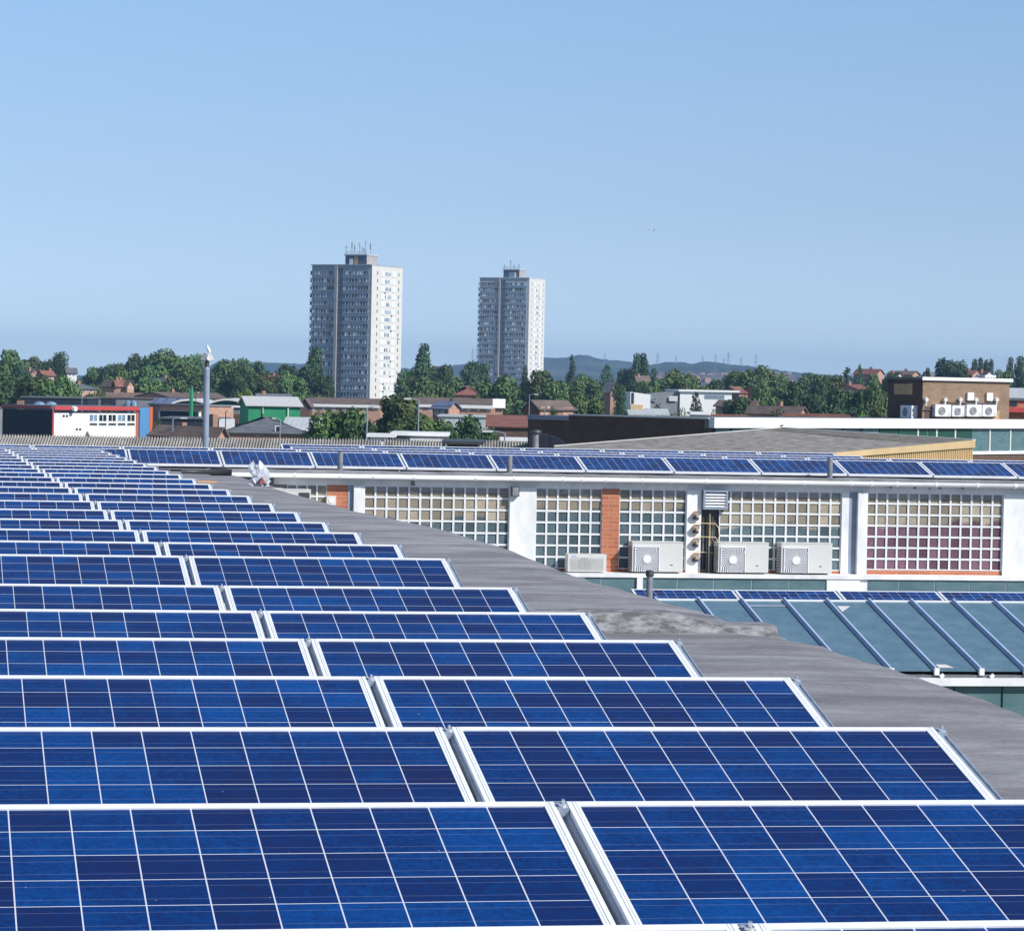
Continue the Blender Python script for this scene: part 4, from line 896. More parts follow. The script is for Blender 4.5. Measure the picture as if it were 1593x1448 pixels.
B = house('red roofed house above the white school', 1118, 1150, 1163, 601, 611, 720, 'housebrick', 'redtile', 'x'); B = house('red roofed house half hidden by the dark rounded trees', 1192, 1195, 1213, 600, 610, 720, 'housebrick', 'redtile', 'x')
# houses scattered through the trees at the left
HS = [(38, 48, 62, 574, 581, 840, 'tileroof'), (58, 66, 84, 576, 583, 820, 'redtile'), (100, 104, 119, 572, 580, 850, 'slate'), (118, 122, 150, 598, 605, 600, 'slate'), (176, 181, 196, 591, 599, 640, 'redtile'), (196, 198, 208, 591, 600, 640, 'tileroof'), (165, 168, 232, 612, 618, 580, 'tileroof'), (258, 262, 300, 612, 618, 575, 'tileroof'), (296, 300, 350, 611, 619, 580, 'tileroof'), (262, 265, 275, 588, 594, 760, 'pinkbrick'), (398, 402, 452, 613, 620, 560, 'slate'), (428, 433, 446, 584, 593, 780, 'redtile'), (986, 990, 1010, 584, 592, 900, 'tileroof'), (1358, 1363, 1374, 574, 582, 900, 'redtile'), (1393, 1396, 1404, 579, 586, 900, 'redtile'), (1414, 1418, 1430, 577, 583, 900, 'tileroof'), (1435, 1440, 1462, 578, 585, 900, 'slate'), (1507, 1512, 1526, 576, 583, 900, 'redtile'), (1530, 1533, 1546, 577, 584, 900, 'tileroof'), (1268, 1272, 1290, 603, 610, 700, 'tileroof'), (1332, 1336, 1352, 598, 606, 650, 'redtile'), (1170, 1173, 1186, 626, 632, 520, 'tileroof'), (620, 624, 634, 604, 612, 800, 'slate'), (1240, 1244, 1254, 638, 643, 420, 'tileroof')]
DESC = ['pale walled house under a brown roof far left among trees', 'red roofed house below the tall oval tree', 'slate roofed house just right of the tall oval tree', 'slate roofed house over the navy shed', 'brick house with red roof among the left trees', 'white gabled house attached beside the red roofed one', 'long brown roof over the grey sheds', 'brown roof behind the blue skylight shed', 'brown roof behind the green canopies', 'small flat house peeping from the left trees', 'slate roof behind the green warehouse roof', 'small red roof under the dark trees left of the taller tower', 'tiny brown roof under the twin poplars', 'red gabled house left of the brown plant room', 'second red roof just left above the plant room', 'brown gabled house over the plant room left corner', 'long slate roof peeping above the plant room', 'red gabled house above the plant room middle', 'brown roof above the plant room right end', 'brown roof among the right dark trees', 'red roof by the tree left of the plant room', 'orange walled hut among shrubs right of the school', 'slate roof right beside the taller tower foot', 'cream hut among the low shrubs behind the white fascia']
for i, ((xl, xc, xr, yr, ye, d, rf), ds) in enumerate(zip(HS, DESC)):
    wl = ['housebrick', 'pinkbrick', 'wallwhite', 'pinkbrick'][i % 4]
    house(ds, xl, xc, xr, yr, ye, d, wl, rf if rf in ('tileroof', 'redtile', 'slate') else 'lead', 'x' if xr-xc > 14 else 'y', rot=[20, 36, 5, 42][i % 4], chims=[(.8, .5, .7)] if i % 2 else [(.2, .5, .6)], wins=[(xc+(xr-xc)*.2, ye+2, xc+(xr-xc)*.4, ye+5), (xc+(xr-xc)*.6, ye+2, xc+(xr-xc)*.8, ye+5)])
# school
B = Bld('school_building', 'long white modern school with dark window strips among trees', 'school', 978, 981, 1138, 640, -4); H = zat(1060, 609, 640); B.L = 16
b = MB(); a0, z0 = B.fr(1058, 609); b.box(a0, B.W, 0, B.L, 0, H); B.part('main_block', b, 'white'); b = MB(); b.box(a0-.4, B.W+1.5, -.5, B.L, H, H+.4); B.part('roof', b, 'white')
a1, z1 = B.fr(1010, 612); b = MB(); za, zb_, zc = B.fr(981, 609.5)[1], B.fr(1012, 614)[1], B.fr(1055, 609)[1]; ab = B.fr(1012, 614)[0]
b.hexa([(0, 0, 0), (ab, 0, 0), (ab, 14, 0), (0, 14, 0), (0, 0, za), (ab, 0, zb_), (ab, 14, zb_), (0, 14, za)]); B.part('left_wing', b, 'white')
b = MB(); b.hexa([(ab+.01, .4, 0), (a0, .4, 0), (a0, 14, 0), (ab+.01, 14, 0), (ab+.01, .4, zb_), (a0, .4, zc), (a0, 14, zc), (ab+.01, 14, zb_)]); B.part('link_block', b, 'greysheet')
B.rwin(1041, 616, 1054, 624, 5, f=.25, frame='offwhite', glass='glassblue'); B.rwin(1096, 614, 1127, 621.5, 8, f=.3, frame='bluegrey'); B.rwin(1014, 618, 1022, 624, 2, f=.2, frame='bluegrey'); B.rbox('dark_strip', 982.5, 611, 986, 628, 'glassdark', .1)
B.rbox('brick_base', 981, 629, 1000, 640, 'cream', .1)
B = shed('pale_shed', 'small low shed with twin pale roofs before the school', 982, 1016, 637.5, 420, 'palesheet', 'palesheet', 12, ye=646); B = shed('pale_shed', 'small low pale roofed shed right of its twin before the school', 1010, 1038, 635.5, 425, 'palesheet', 'palesheet', 12, ye=646)
B = shed('site_hut', 'small grey and white site hut above the dark brick wall', 1079, 1100, 641, 230, 'greysheet', 'white', 4, cat='hut')
b = MB()
for x0, x1, yy, lab, mt in ((1100, 1160, 645.5, 'long low red roof edge behind the white fascia, left length', 'redtile'), (1222, 1318, 644.5, 'long low red and white roof edge behind the white fascia, middle length', 'redtile')):
    B = shed('low_shed', lab, x0, x1, yy, 260, 'offwhite', mt, 6)

# dark brown building, its long white fascia, and the brick plant room on top
DB = 152
B = Bld('fascia_building', 'long low building with dark brown flank, white fascia and green glazing', 'building', 819, 1106, 1720, DB, 42); H = zat(1106, 650, DB)
zf = zat(1106, 665.5, DB); b = MB(); b.box(0.3, B.W, .3, B.L, 0, H-.15); B.part('core_walls', b, 'darkbrick')
b = MB(); y1 = B.run(B.ey, 884); b.box(0, .3, .05, y1, 0, H-.07); B.part('flank_wall', b, 'darkbrick')
b = MB(); b.box(0.02, .3, y1, B.L, 0, H-.12); B.part('flank_wall', b, 'darkbrick')
b = MB(); b.box(-.06, .36, .05, y1+.05, H-.07, H+.0); B.part('coping', b, 'offwhite'); b = MB(); b.box(-.03, .36, y1+.05, B.L, H-.32, H-.0-.1); B.part('coping', b, 'bluegrey')
b = MB(); b.box(0, B.W, -.25, .3, zf, H+.02); B.part('fascia', b, 'white'); b = MB(); b.box(.31, B.W, .3, B.L, H-.15, H-.1); B.part('roof', b, 'lead')
b = MB(); b.box(.5, B.W, .0, .3, zf-1.3, zf); B.part('glazing', b, 'greenglass'); 
for px in list(range(1135, 1500, 29))+[1537, 1569, 1600, 1630]:
    a = B.run(B.ex, px); b = MB(); b.box(a-.07, a+.07, -.06, 0, zf-1.25, zf); B.part('mullion', b, 'offwhite' if px > 1400 else 'darkgreen')
for a0, c0 in ((1368, 1440), (1442, 1510)): 
    a, c = B.run(B.ex, a0), B.run(B.ex, c0); b = MB(); b.box(a, c, -.02, .0, zf-1.25, zf-.02); B.part('dark_glazing', b, 'darkgreen')
b = MB(); b.box(.5, B.W, -.1, 0, zf-1.42, zf-1.25); B.part('sill', b, 'white'); b = MB(); b.box(.3, B.W, -.02, .3, 0, zf-1.42); B.part('brick_base', b, 'darkbrick')
# arched duct at the flank's foot
a, z = B.fl(845, 678); b = MB(); prev = None
DBo = B
o = thing('curved_duct', 'dark curved duct hump at the foot of the brown wall', 'duct', Vector((*(gx(855, 92).xy), 0)), R(FRONT)); z0 = zat(855, 694, 92); hh = zat(850, 676, 92)-z0; b = MB(); P = []
for k in range(9):
    t = k/8; P.append((-.55+1.15*t, hh*math.sin(math.pi*min(1, .25+.75*t))**.8))
for (x0, za), (x1, zc) in zip(P, P[1:]): b.hexa([(x0, 0, -4), (x1, 0, -4), (x1, 1.5, -4), (x0, 1.5, -4), (x0, 0, za), (x1, 0, zc), (x1, 1.5, zc), (x0, 1.5, za)])
b2 = b.build('duct_shell', MT['navysheet'], o); o.location.z = z0
DP = 182
B = Bld('plant_room', 'brown brick rooftop plant room with air conditioners on its sunny side', 'plant room', 1379, 1436, 1567, DP, 14); H = zat(1436, 586, DP); zbp = zat(1436, 656, DP)
B.o.location.z = zbp-.3; hz = H-B.o.location.z; oz = B.o.location.z
_fr, _fl = B.fr, B.fl
B.fr = lambda px, py: (lambda q: (q[0], q[1]-oz))(_fr(px, py)); B.fl = lambda px, py: (lambda q: (q[0], q[1]-oz))(_fl(px, py))
B.walls(hz-.18, 'plantbrick'); b = MB(); b.box(-.03, B.W, .0, B.L, 0, hz-.2); b = MB(); b.box(-.025, 0, 0, B.L, 0, hz-.18); B.part('flank_shade_sheet', b, 'darkbrick')  # shade of the flank put into a sheet of darker brick
b = MB(); b.box(-.12, B.W+.12, -.12, B.L+.1, hz-.18, hz-.03); B.part('roof', b, 'lead'); b = MB(); b.box(-.14, B.W+.14, -.16, -.12, hz-.2, hz-.01); B.part('fascia', b, 'white')
B.rbox('roof_hatch', 1540, 583.5, 1557, 587.5, 'white', -.5, 1.5)
B.lbox('timber_infill', 1392, 597, 1420, 614, 'sandboard', .05); B.lwin(1392, 597, 1399, 609, 1, 'glassblue', f=.05); B.lwin(1413, 597, 1420, 609, 1, 'glassblue', f=.05)
B.rbox('switch_box', 1503.5, 610.5, 1513, 623, 'white', .15); B.rbox('switch_box', 1533.5, 611, 1542.5, 623.5, 'white', .15); B.rbox('plywood_board', 1538, 639, 1553.5, 655, 'sandboard', .06); B.rbox('doorway', 1439, 633, 1449, 655, 'darkbrick', .03); B.rbox('cable_tray', 1473, 625.5, 1550, 628, 'lead', .15)
for px in (1438.5, 1468, 1491.5, 1516, 1548):
    a, z = B.fr(px, 621.5); b = MB(); b.tube([(a, 0, z), (a, -.25, z)], .12, 8); b.tube([(a, -.2, z-.05), (a-.05, -.22, z-.35)], .05, 6); B.part('cable_gland', b, 'offwhite')
a, z = B.fr(1546, 628); b = MB(); b.tube([(a, -.1, z), (a+.15, -.12, z-.3), (a+.05, -.12, z-.7), (a-.2, -.1, z-.8)], .07, 8); B.part('bent_pipe', b, 'lead', smooth=True)
a, z = B.fr(1436, 636); b = MB(); b.tube([(a, -.08, z-.05), (a+.5, -.08, z-.05), (a+.8, -.08, z+.2), (a+1.2, -.08, z+.3)], .035, 6); B.part('wall_pipe', b, 'lead', smooth=True)
def wall_ac(label, x0, y0, x1, y1, rect=False):
    a, z1 = B.fr(x0, y0); c, z0 = B.fr(x1, y1); D = .36
    o = thing('air_conditioner', label, 'air conditioner', B.P+B.ex*a+B.ey*(-D)+Vector((0, 0, oz+z0)), B.rz, 'air conditioners on the plant room')
    W, Hh = c-a, z1-z0; b = MB(); b.box(0, W, 0, D-.02, .04, Hh); b.box(-.01, W+.01, -.015, D-.02, Hh, Hh+.03); b.build('casing', MT['white'], o)
    cx_, cz_, r = W*.42, Hh*.5, Hh*.34
    b = MB(); b.box(W*.82, W*.97, -.02, 0, Hh*.1, Hh*.45); b.build('valve_cover', MT['offwhite'], o)
    b = MB()
    if rect: b.box(W*.2, W*.68, -.012, -.001, Hh*.18, Hh*.8)
    else: b.tube([(cx_, -.001, cz_), (cx_, -.012, cz_)], r, 22)
    f = b.build('fan_opening', MT['greypipe'], o); b = MB()
    for k in range(4): rr = r*(k+1)/4; b.tube([(cx_+rr*math.cos(t), -.02, cz_+rr*math.sin(t)) for t in [2*math.pi*j/20 for j in range(21)]], .008, 4, cap=False)
    b.build('fan_guard', MT['offwhite'], f); 
    for q in (.1, W-.14): b = MB(); b.box(q, q+.04, 0, D, 0, .04); b.build('bracket', MT['darkmetal'], o)
wall_ac('white wall air conditioner, leftmost of four on the sunny brick side', 1450, 629.5, 1473.5, 649)
wall_ac('smaller white wall air conditioner with square grille, second of four', 1476.5, 631, 1494.5, 649, True)
wall_ac('white wall air conditioner, third of four on the sunny brick side', 1499, 629.5, 1521.5, 649)
wall_ac('white wall air conditioner, rightmost of four beside the plywood board', 1523.5, 630, 1545, 649)
a, z1 = B.fl(1428, 631); c, z0 = B.fl(1410, 651); o = thing('air_conditioner', 'white air conditioner alone on the shaded flank of the plant room', 'air conditioner', B.P+B.ey*c+B.ex*(-.42)+Vector((0, 0, oz+z0)), B.rz-math.pi/2, 'air conditioners on the plant room')
W, Hh = abs(c-a), z1-z0; b = MB(); b.box(0, W, 0, .4, .03, Hh); b.build('casing', MT['white'], o); b = MB(); b.tube([(W*.42, -.001, Hh*.5), (W*.42, -.012, Hh*.5)], Hh*.34, 20); b.build('fan_opening', MT['greypipe'], o); b = MB(); b.box(W*.8, W*.96, -.02, 0, .1, Hh*.5); b.build('valve_cover', MT['offwhite'], o)
# right edge beyond the plant room
B = shed('slate_shed', 'blue grey roofed sheds at the right edge behind the plant room', 1562, 1660, 604, 330, 'greysheet', 'palesheet', 30, ye=622)
B = shed('car_park_block', 'red brick and red painted block at the right edge', 1560, 1660, 620, 270, 'redbrick', 'lead', 12); B.rbox('red_band', 1562, 634, 1660, 643, 'redpaint', .6); B.rbox('dark_opening', 1568, 622, 1582, 632, 'glassdark', .05)

# pebble roofed shell between the panels and the brown building
o = thing('pebbled_roof_hall', 'low hall with pebbled grey shell roof and cream boarded end', 'hall', (0, 0, 0))
A1, A2, A3, A4, A5 = at(862, 694, 84), at(1215, 665.5, 98), at(1513, 684.5, 90), at(1290, 704.5, 76), at(865, 712, 72)
def strip(Pa, Pb, Qa, Qb, n=10, bow=.0):
    b = MB(); g = []
    for i in range(n+1):
        t = i/n; g.append([(Pa.lerp(Pb, t)).lerp(Qa.lerp(Qb, t), s/5)+Vector((0, 0, bow*math.sin(math.pi*s/5))) for s in range(6)])
    for a, c in zip(g, g[1:]):
        for k in range(5): b.quad(a[k], c[k], c[k+1], a[k+1])
    return b
M1 = at(1180, 668.5, 96); M2 = at(1440, 690.5, 86)
strip(A1, M1, A5, A4.lerp(A5, .35), 12, .0).build('shell_roof', MT['chippings'], o, smooth=True)
strip(M1, M2, A4.lerp(A5, .35), A4, 12, .0).build('shell_roof', MT['chippings'], o, smooth=True)
strip(M1, A2, M2, A3, 10, .015).build('upper_strip', MT['chippings_dark'], o, smooth=True)
strip(A4, M2, A4+Vector((0, 0, .0)), A3, 8).build('verge_strip', MT['chippings'], o)
b = MB(); dn = Vector((0, 0, -1))
for (p, q) in ((A1, A2), (A2, A3)):
    b.hexa([p+dn*.02, q+dn*.02, q+dn*.02+Vector((.2, .3, 0)), p+dn*.02+Vector((.2, .3, 0)), p-dn*.02, q-dn*.02, q-dn*.02+Vector((.2, .3, 0)), p-dn*.02+Vector((.2, .3, 0))])
b.build('verge_trim', MT['offwhite'], o)
out = Vector((.05, -.1, 0)); b = MB(); b.quad(A4+out, A3+out, A3+out+dn*.21, A4+out+dn*.12); b.quad(A4+out, A3+out, A3, A4); b.quad(A4+out+dn*.12, A3+out+dn*.21, A3+dn*.21, A4+dn*.12); b.build('fascia', MT['cream'], o)
b = MB(); n = 70; V = A3-A4
for i in range(n):
    t0, t1 = i/n, (i+.55)/n; p, q = A4+V*t0, A4+V*t1; f_ = Vector((.02, -.05, 0)); b.hexa([p+f_+dn*4, q+f_+dn*4, q+dn*4, p+dn*4, p+f_+dn*.12, q+f_+dn*.12, q+dn*.12, p+dn*.12])
b.build('cream_boarding', MT['cream'], o); b = MB(); b.quad(A4+dn*4, A3+dn*4, A3+dn*.1, A4+dn*.1); b.quad(A3+dn*4, A2+dn*4, A2, A3); b.quad(A1+dn*4, A5+dn*4, A5, A1); b.quad(A5+dn*4, A4+dn*4, A4, A5); b.build('walls', MT['cream'], o)
# a pigeon on its verge
o = thing('perched_bird', 'tiny dark bird perched on the edge of the pebbled roof', 'bird', at(1216, 664.8, 97.5), .4); o.scale = (.36, .36, .36); b = MB(); b.tube([(-.28, 0, .07), (-.14, 0, .11), (0, 0, .14), (.1, 0, .17), (.14, 0, .24), (.19, 0, .25)], [.02, .055, .075, .06, .04, .012], 8); b.build('body', MT['darkmetal'], o, smooth=True); b = MB(); b.tube([(0, .02, 0), (0, .02, .1)], .01, 4); b.tube([(0, -.02, 0), (0, -.02, .1)], .01, 4); b.build('legs', MT['redpaint'], o)

# the ribbed asbestos roof
o = thing('ribbed_roof_shed', 'long shed with ribbed asbestos cement roof behind the panels', 'shed', (0, 0, 0)); d0 = 165
def ribbed(px0, px1, ya0, ya1, d, nm):
    g = gx(px0, d); h = gx(px1, d); ax = (h-g); ln = ax.length; ax.normalize(); dp = Vector((-ax.y, ax.x, 0)); n = int(ln/.148*4); b = MB(); prev = None
    for i in range(n+1):
        t = i/n; s = t*ln; zr_ = zat(px0+(px1-px0)*t, ya0+(ya1-ya0)*t, d); c = .075*math.sin(2*math.pi*s/.148)
        c = max(c, -.05); col = []
        for q, dz in ((-4.2, -1.75), (-2.8, -1.14), (-1.4, -.55), (0, 0)):
            w_ = .012*math.sin(q*3+s*.4); p = g+ax*s+dp*q; col.append((p.x, p.y, zr_+dz+c+w_))
        p = g+ax*s+dp*4.2; col.append((p.x, p.y, zr_-1.75+c))
        if prev:
            for k in range(4): b.quad(prev[k], col[k], col[k+1], prev[k+1])
        prev = col
    b.build(nm, MT['asbestos'], o); P = [g+dp*-3.9, h+dp*-3.9, h+dp*3.9, g+dp*3.9]; zr_ = zat(px0, ya0, d)-1.85; zq = zat(px1, ya1, d)-1.85; b = MB(); b.hexa([Vector((p.x, p.y, 0)) for p in P]+[Vector((P[0].x, P[0].y, zr_)), Vector((P[1].x, P[1].y, zq)), Vector((P[2].x, P[2].y, zq)), Vector((P[3].x, P[3].y, zr_))]); b.build('walls', MT['greysheet'], o)
ribbed(-60, 594, 676.5, 684.5, d0, 'ribbed_roof'); ribbed(599, 690, 684, 686, d0+1, 'ribbed_roof'); ribbed(712, 828, 683.5, 688.5, d0-3, 'ribbed_roof')
B = shed('dark_gable_roof', 'low black gabled roof end breaking the ribbed roof', 699, 741, 683, 150, 'darkbrick', 'darkmetal', 6, ye=691)
# small light structures beyond it
B = shed('white_caravan_shed', 'small white flat topped cabin behind the ribbed roof', 577, 608, 675, 190, 'white', 'white', 3, cat='cabin'); B.rbox('dark_end', 603, 676, 610, 688, 'lead', .05)
B = shed('grey_cabin', 'long grey cabin with white roof behind the ribbed roof', 614, 692, 673, 200, 'greysheet', 'white', 5, cat='cabin'); B.rbox('dark_side', 614, 675.5, 645, 685, 'lead', .05); B.rbox('white_base', 638, 682, 704, 690, 'white', .8)
B = shed('white_lorry_body', 'white box body with orange stripe before the dark workshop', 784, 821, 681.5, 200, 'white', 'white', 3, cat='container'); B.rbox('orange_stripe', 787, 684, 806, 686, 'sandboard', .05)

# lamp pole with twin hood and a gull, masts and street lamps
def col_(px, py, d): P = at(px, py, d); return P
o = thing('lamp_pole', 'tall grey lamp pole with twin hooded lamps rising before the trees', 'lamp pole', Vector((*(gx(321.5, 70).xy), zat(321.5, 705, 70)))); zt_ = zat(323, 575, 70)-o.location.z; zh = zat(323, 560, 70)-o.location.z
b = MB(); b.tube([(0, 0, 0), (0, 0, zt_)], .068, 16); b.tube([(0, 0, zt_), (0, 0, zt_+.06)], [.068, .05], 16); b.build('pole', MT['bluegrey'], o, smooth=False)
b = MB(); b.tube([(0, 0, zt_+.05), (0, 0, zh)], .05, 10); b.build('neck', MT['darkmetal'], o)
for sg, m_ in ((-1, 'greypipe'), (1, 'offwhite')):
    b = MB(); P = [(0, .13), (.06*sg, .15), (.12*sg, .08), (.155*sg, .01), (0, -.02)]
    for y0 in (-.09,):
        a = [(x, -.1, zh+z) for x, z in P]; c = [(x, .1, zh+z) for x, z in P]; b.quad(*a); b.quad(*reversed(c))
        for i in range(5): b.quad(a[i], c[i], c[(i+1) % 5], a[(i+1) % 5])
    h_ = b.build('lamp_hood', MT[m_], o)
b = MB(); b.tube([(.01, -.11, zh+.03), (.01, -.13, zh+.03)], .03, 10); b.build('lens', MT['white'], o)
zz = o.location.z+zh+.15
g = thing('gull', 'white gull perched on top of the lamp pole', 'bird', (o.location.x+.01, o.location.y, zz)); b = MB(); b.tube([(.05, 0, .0), (.035, 0, .045), (.015, 0, .09), (.0, 0, .125), (-.012, 0, .165), (-.02, -.01, .18)], [.01, .036, .04, .027, .022, .006], 8); b.build('body', MT['white'], g, smooth=True); b = MB(); b.tube([(.045, .02, .02), (.035, .032, .065), (.015, .03, .1)], [.008, .022, .01], 6); b.build('folded_wing', MT['greypipe'], g, smooth=True)
def lamp_post(px, yt, d, label, arm=.6, m_='bluegrey', r=.06):
    g = gx(px, d); h = zat(px, yt, d); o = thing('street_lamp', label, 'street lamp', g, R(-10), 'street lamps in the town'); b = MB(); b.tube([(0, 0, 0), (0, 0, h*.5), (0, 0, h)], [r*1.3, r, r*.8], 8); b.build('post', MT[m_], o); b = MB(); b.tube([(0, 0, h-.05), (arm*.5, 0, h+.06), (arm, 0, h+.06)], .035, 6); b.build('arm', MT[m_], o); b = MB(); b.box(*(sorted((arm*.8, arm*1.5))), -.09, .09, h+.0, h+.12); b.build('lantern', MT['offwhite'], o)
for q in ((572, 634, 210, 'grey street lamp in front of the big spreading trees', .5), (437, 652, 300, 'grey street lamp before the pale shed', -.5), (270, 651, 300, 'thin street lamp before the slate shed', .9), (305, 611, 400, 'green lamp column by the green canopies', .3, 'darkgreen'), (848, 635, 180, 'pale street lamp beside the brown building', .2, 'greypipe', .04), (652, 622, 230, 'tall street lamp over the pale green tree', -.7), (128, 610, 470, 'street lamp behind the red fascia', .4), (352, 640, 300, 'dark street lamp before the orange wall', .3, 'darkmetal'), (787, 673, 190, 'low white street lamp before the dark workshop', -.9), (824, 614, 430, 'pale street lamp above the brick house pair', .8)): lamp_post(*q)
o = thing('green_mast', 'broad green sign mast above the canopies', 'mast', gx(298, 470)); h = zat(298, 604, 470); b = MB(); b.tube([(0, 0, 0), (0, 0, h)], [.4, .3], 6); b.build('mast', MT['greensheet'], o); b = MB(); b.tube([(0, 0, h), (0, 0, h+.5)], [.3, .1], 6); b.build('tip', MT['darkgreen'], o)
# gull in flight
o = thing('flying_gull', 'tiny gull flying in the open sky', 'bird', at(1015.5, 360, 260), .6); b = MB(); b.tube([(-.2, 0, 0), (-.05, 0, .01), (.1, 0, .02), (.2, 0, .01)], [.01, .06, .05, .012], 7); b.build('body', MT['white'], o, smooth=True)
for sg in (-1, 1): b = MB(); b.hexa([(-.06, 0, .02), (.07, 0, .02), (.02, .27*sg, .12), (-.08, .27*sg, .12), (-.06, 0, .03), (.07, 0, .03), (.02, .27*sg, .13), (-.08, .27*sg, .13)]); b.hexa([(-.08, .27*sg, .12), (.02, .27*sg, .12), (-.1, .52*sg, .06), (-.13, .52*sg, .06), (-.08, .27*sg, .13), (.02, .27*sg, .13), (-.1, .52*sg, .065), (-.13, .52*sg, .065)]); b.build('wing', MT['greypipe'], o)
# pylons on the far hills
def pylon(px, yt, d, lab):
    g = gx(px, d); h = zat(px, yt, d); z0 = h-44; o = thing('electricity_pylon', lab, 'pylon', (g.x, g.y, z0), R(20), 'pylons on the far hills'); b = MB(); T = [(4, 0), (2.4, 18), (1.1, 28), (.5, 44)]
    for sx in (-1, 1):
        for sy in (-1, 1): b.tube([(sx*w_, sy*w_, z) for w_, z in T], .13, 4)
    for (w0, za), (w1, zc) in zip(T, T[1:]): b.tube([(-w0, -w0, za), (w1, -w1, zc)], .08, 4); b.tube([(w0, -w0, za), (-w1, -w1, zc)], .08, 4)
    b.build('lattice_tower', MT['greypipe'], o)
    for z, l in ((27, 7), (33, 6), (39, 4.5)): b = MB(); b.tube([(-l, 0, z), (0, 0, z+.9), (l, 0, z)], .14, 4); b.build('cross_arm', MT['greypipe'], o)
for i, (px, yt, d) in enumerate(((734, 543, 5200), (741, 540, 5300), (940, 549, 5600), (1022, 549, 4000), (1051, 553, 4700), (1092, 553, 4900), (1112, 551, 4300), (1125, 556, 5400), (1132, 547, 3800), (1152, 556, 4800), (1175, 551, 4400))):
    pylon(px, yt, d, f'faint electricity pylon on the skyline, {NTH[i]} from the left' if i else 'faint electricity pylon nearest the shorter tower, leftmost of all')
#PART4
# ------------------------------------------------------------------ trees: prototypes one metre tall, scaled to their real height
def tree_mesh(kind, seed, n):
    rg = np.random.default_rng(seed); blobs = []
    if kind == 'round':
        for k in range(15):
            a = rg.uniform(0, 6.28); h = rg.uniform(.28, .88); r = (.40*math.sin(math.pi*min(1, (h-.12)/.9))**.6)*rg.uniform(.35, .95)
            blobs.append((r*math.cos(a), r*math.sin(a), h, rg.uniform(.10, .19)))
        blobs += [(0, 0, .55, .26), (0, 0, .78, .19)]
    elif kind == 'spread':
        for k in range(20):
            a = rg.uniform(0, 6.28); h = rg.uniform(.32, .88); r = .58*rg.uniform(.2, 1)*(1.1-h*.55)
            blobs.append((r*math.cos(a), r*math.sin(a), h, rg.uniform(.09, .16)))
        blobs += [(0, 0, .6, .3), (0, 0, .82, .18)]
    elif kind == 'poplar':
        for k in range(14):
            h = .12+.85*k/14; r = .085*math.sin(math.pi*min(1, .2+.8*k/14))**.7; a = rg.uniform(0, 6.28)
            blobs.append((r*.5*math.cos(a), r*.5*math.sin(a), h, .05+r*.75))
    elif kind == 'conifer':
        for k in range(22):
            h = .1+.86*k/22; r = .24*(1-k/22)**.8; a = rg.uniform(0, 6.28)
            blobs.append((r*.6*math.cos(a), r*.6*math.sin(a), h, .035+r*.55))
    elif kind == 'oval':
        for k in range(16):
            h = rg.uniform(.25, .86); r = .2*math.sin(math.pi*min(1, (h-.05)/1.0))*rg.uniform(.2, .9); a = rg.uniform(0, 6.28); blobs.append((r*math.cos(a), r*math.sin(a), h, rg.uniform(.10, .15)))
        blobs += [(0, 0, .5, .2), (0, 0, .75, .17)]
    elif kind == 'bush':
        for k in range(14):
            a = rg.uniform(0, 6.28); h = rg.uniform(.15, .8); r = .55*rg.uniform(.2, 1)*(1.15-h*.6); blobs.append((r*math.cos(a), r*math.sin(a), h, rg.uniform(.14, .24)))
        blobs += [(0, 0, .4, .4)]
    blobs = np.array(blobs); w_ = blobs[:, 3]**2; w_ /= w_.sum()
    idx = rg.choice(len(blobs), n, p=w_); dv = rg.normal(size=(n, 3)); dv /= np.linalg.norm(dv, axis=1)[:, None]
    rad = rg.uniform(.55, 1.08, n)**.8
    c = blobs[idx, :3]+dv*(blobs[idx, 3]*rad)[:, None]*np.array([1, 1, .85])
    nr = dv+rg.normal(size=(n, 3))*.55+np.array([0, 0, .35]); nr /= np.linalg.norm(nr, axis=1)[:, None]
    t = np.cross(nr, rg.normal(size=(n, 3))); t /= np.linalg.norm(t, axis=1)[:, None]; bt = np.cross(nr, t)
    s = .82*rg.uniform(.010, .024, n)[:, None]*(1.25 if kind in ('round', 'spread', 'bush') else .75)
    V = np.stack([c-t*s-bt*s*.6, c+t*s*.8-bt*s, c+t*s*1.1+bt*s*.7, c-t*s*.7+bt*s], 1).reshape(-1, 3)
    V[:, 2] = np.maximum(V[:, 2], .01)
    me = bpy.data.meshes.new('crown'); me.from_pydata(V.tolist(), [], np.arange(4*n).reshape(-1, 4).tolist()); me.update()
    b = MB(); rr = .018 if kind not in ('spread',) else .026
    tr = MB(); tr.tube([(0, 0, 0), (.005, 0, .3), (0, .006, .55), (0, 0, .8)], [rr*1.3, rr, rr*.7, rr*.25], 7)
    for bl in blobs[:7]:
        tr.tube([(0, 0, max(.12, bl[2]-.25)), (bl[0]*.5, bl[1]*.5, bl[2]-.08), (bl[0], bl[1], bl[2])], [rr*.6, rr*.4, rr*.12], 5)
    o = tr.build('trunk', MT['bark']); tm = o.data; bpy.data.objects.remove(o)
    return me, tm
TREES = {}
for kd, n, seeds in (('round', 6000, (1, 2, 3, 4)), ('spread', 9000, (5, 6)), ('poplar', 4200, (7, 8)), ('conifer', 4500, (9, 10)), ('oval', 4800, (11, 12)), ('bush', 3600, (13, 14, 15))):
    for mt in ('leaf', 'leafdark', 'leaflight'):
        for sdd in seeds:
            if mt != 'leaf' and sdd in TREES.get(kd, {}): pass
    TREES[kd] = [tree_mesh(kd, s_, n) for s_ in seeds]
MESH = {}
WID = {'round': .66, 'spread': 1.0, 'poplar': .2, 'conifer': .38, 'oval': .44, 'bush': 1.15}
tri = 0
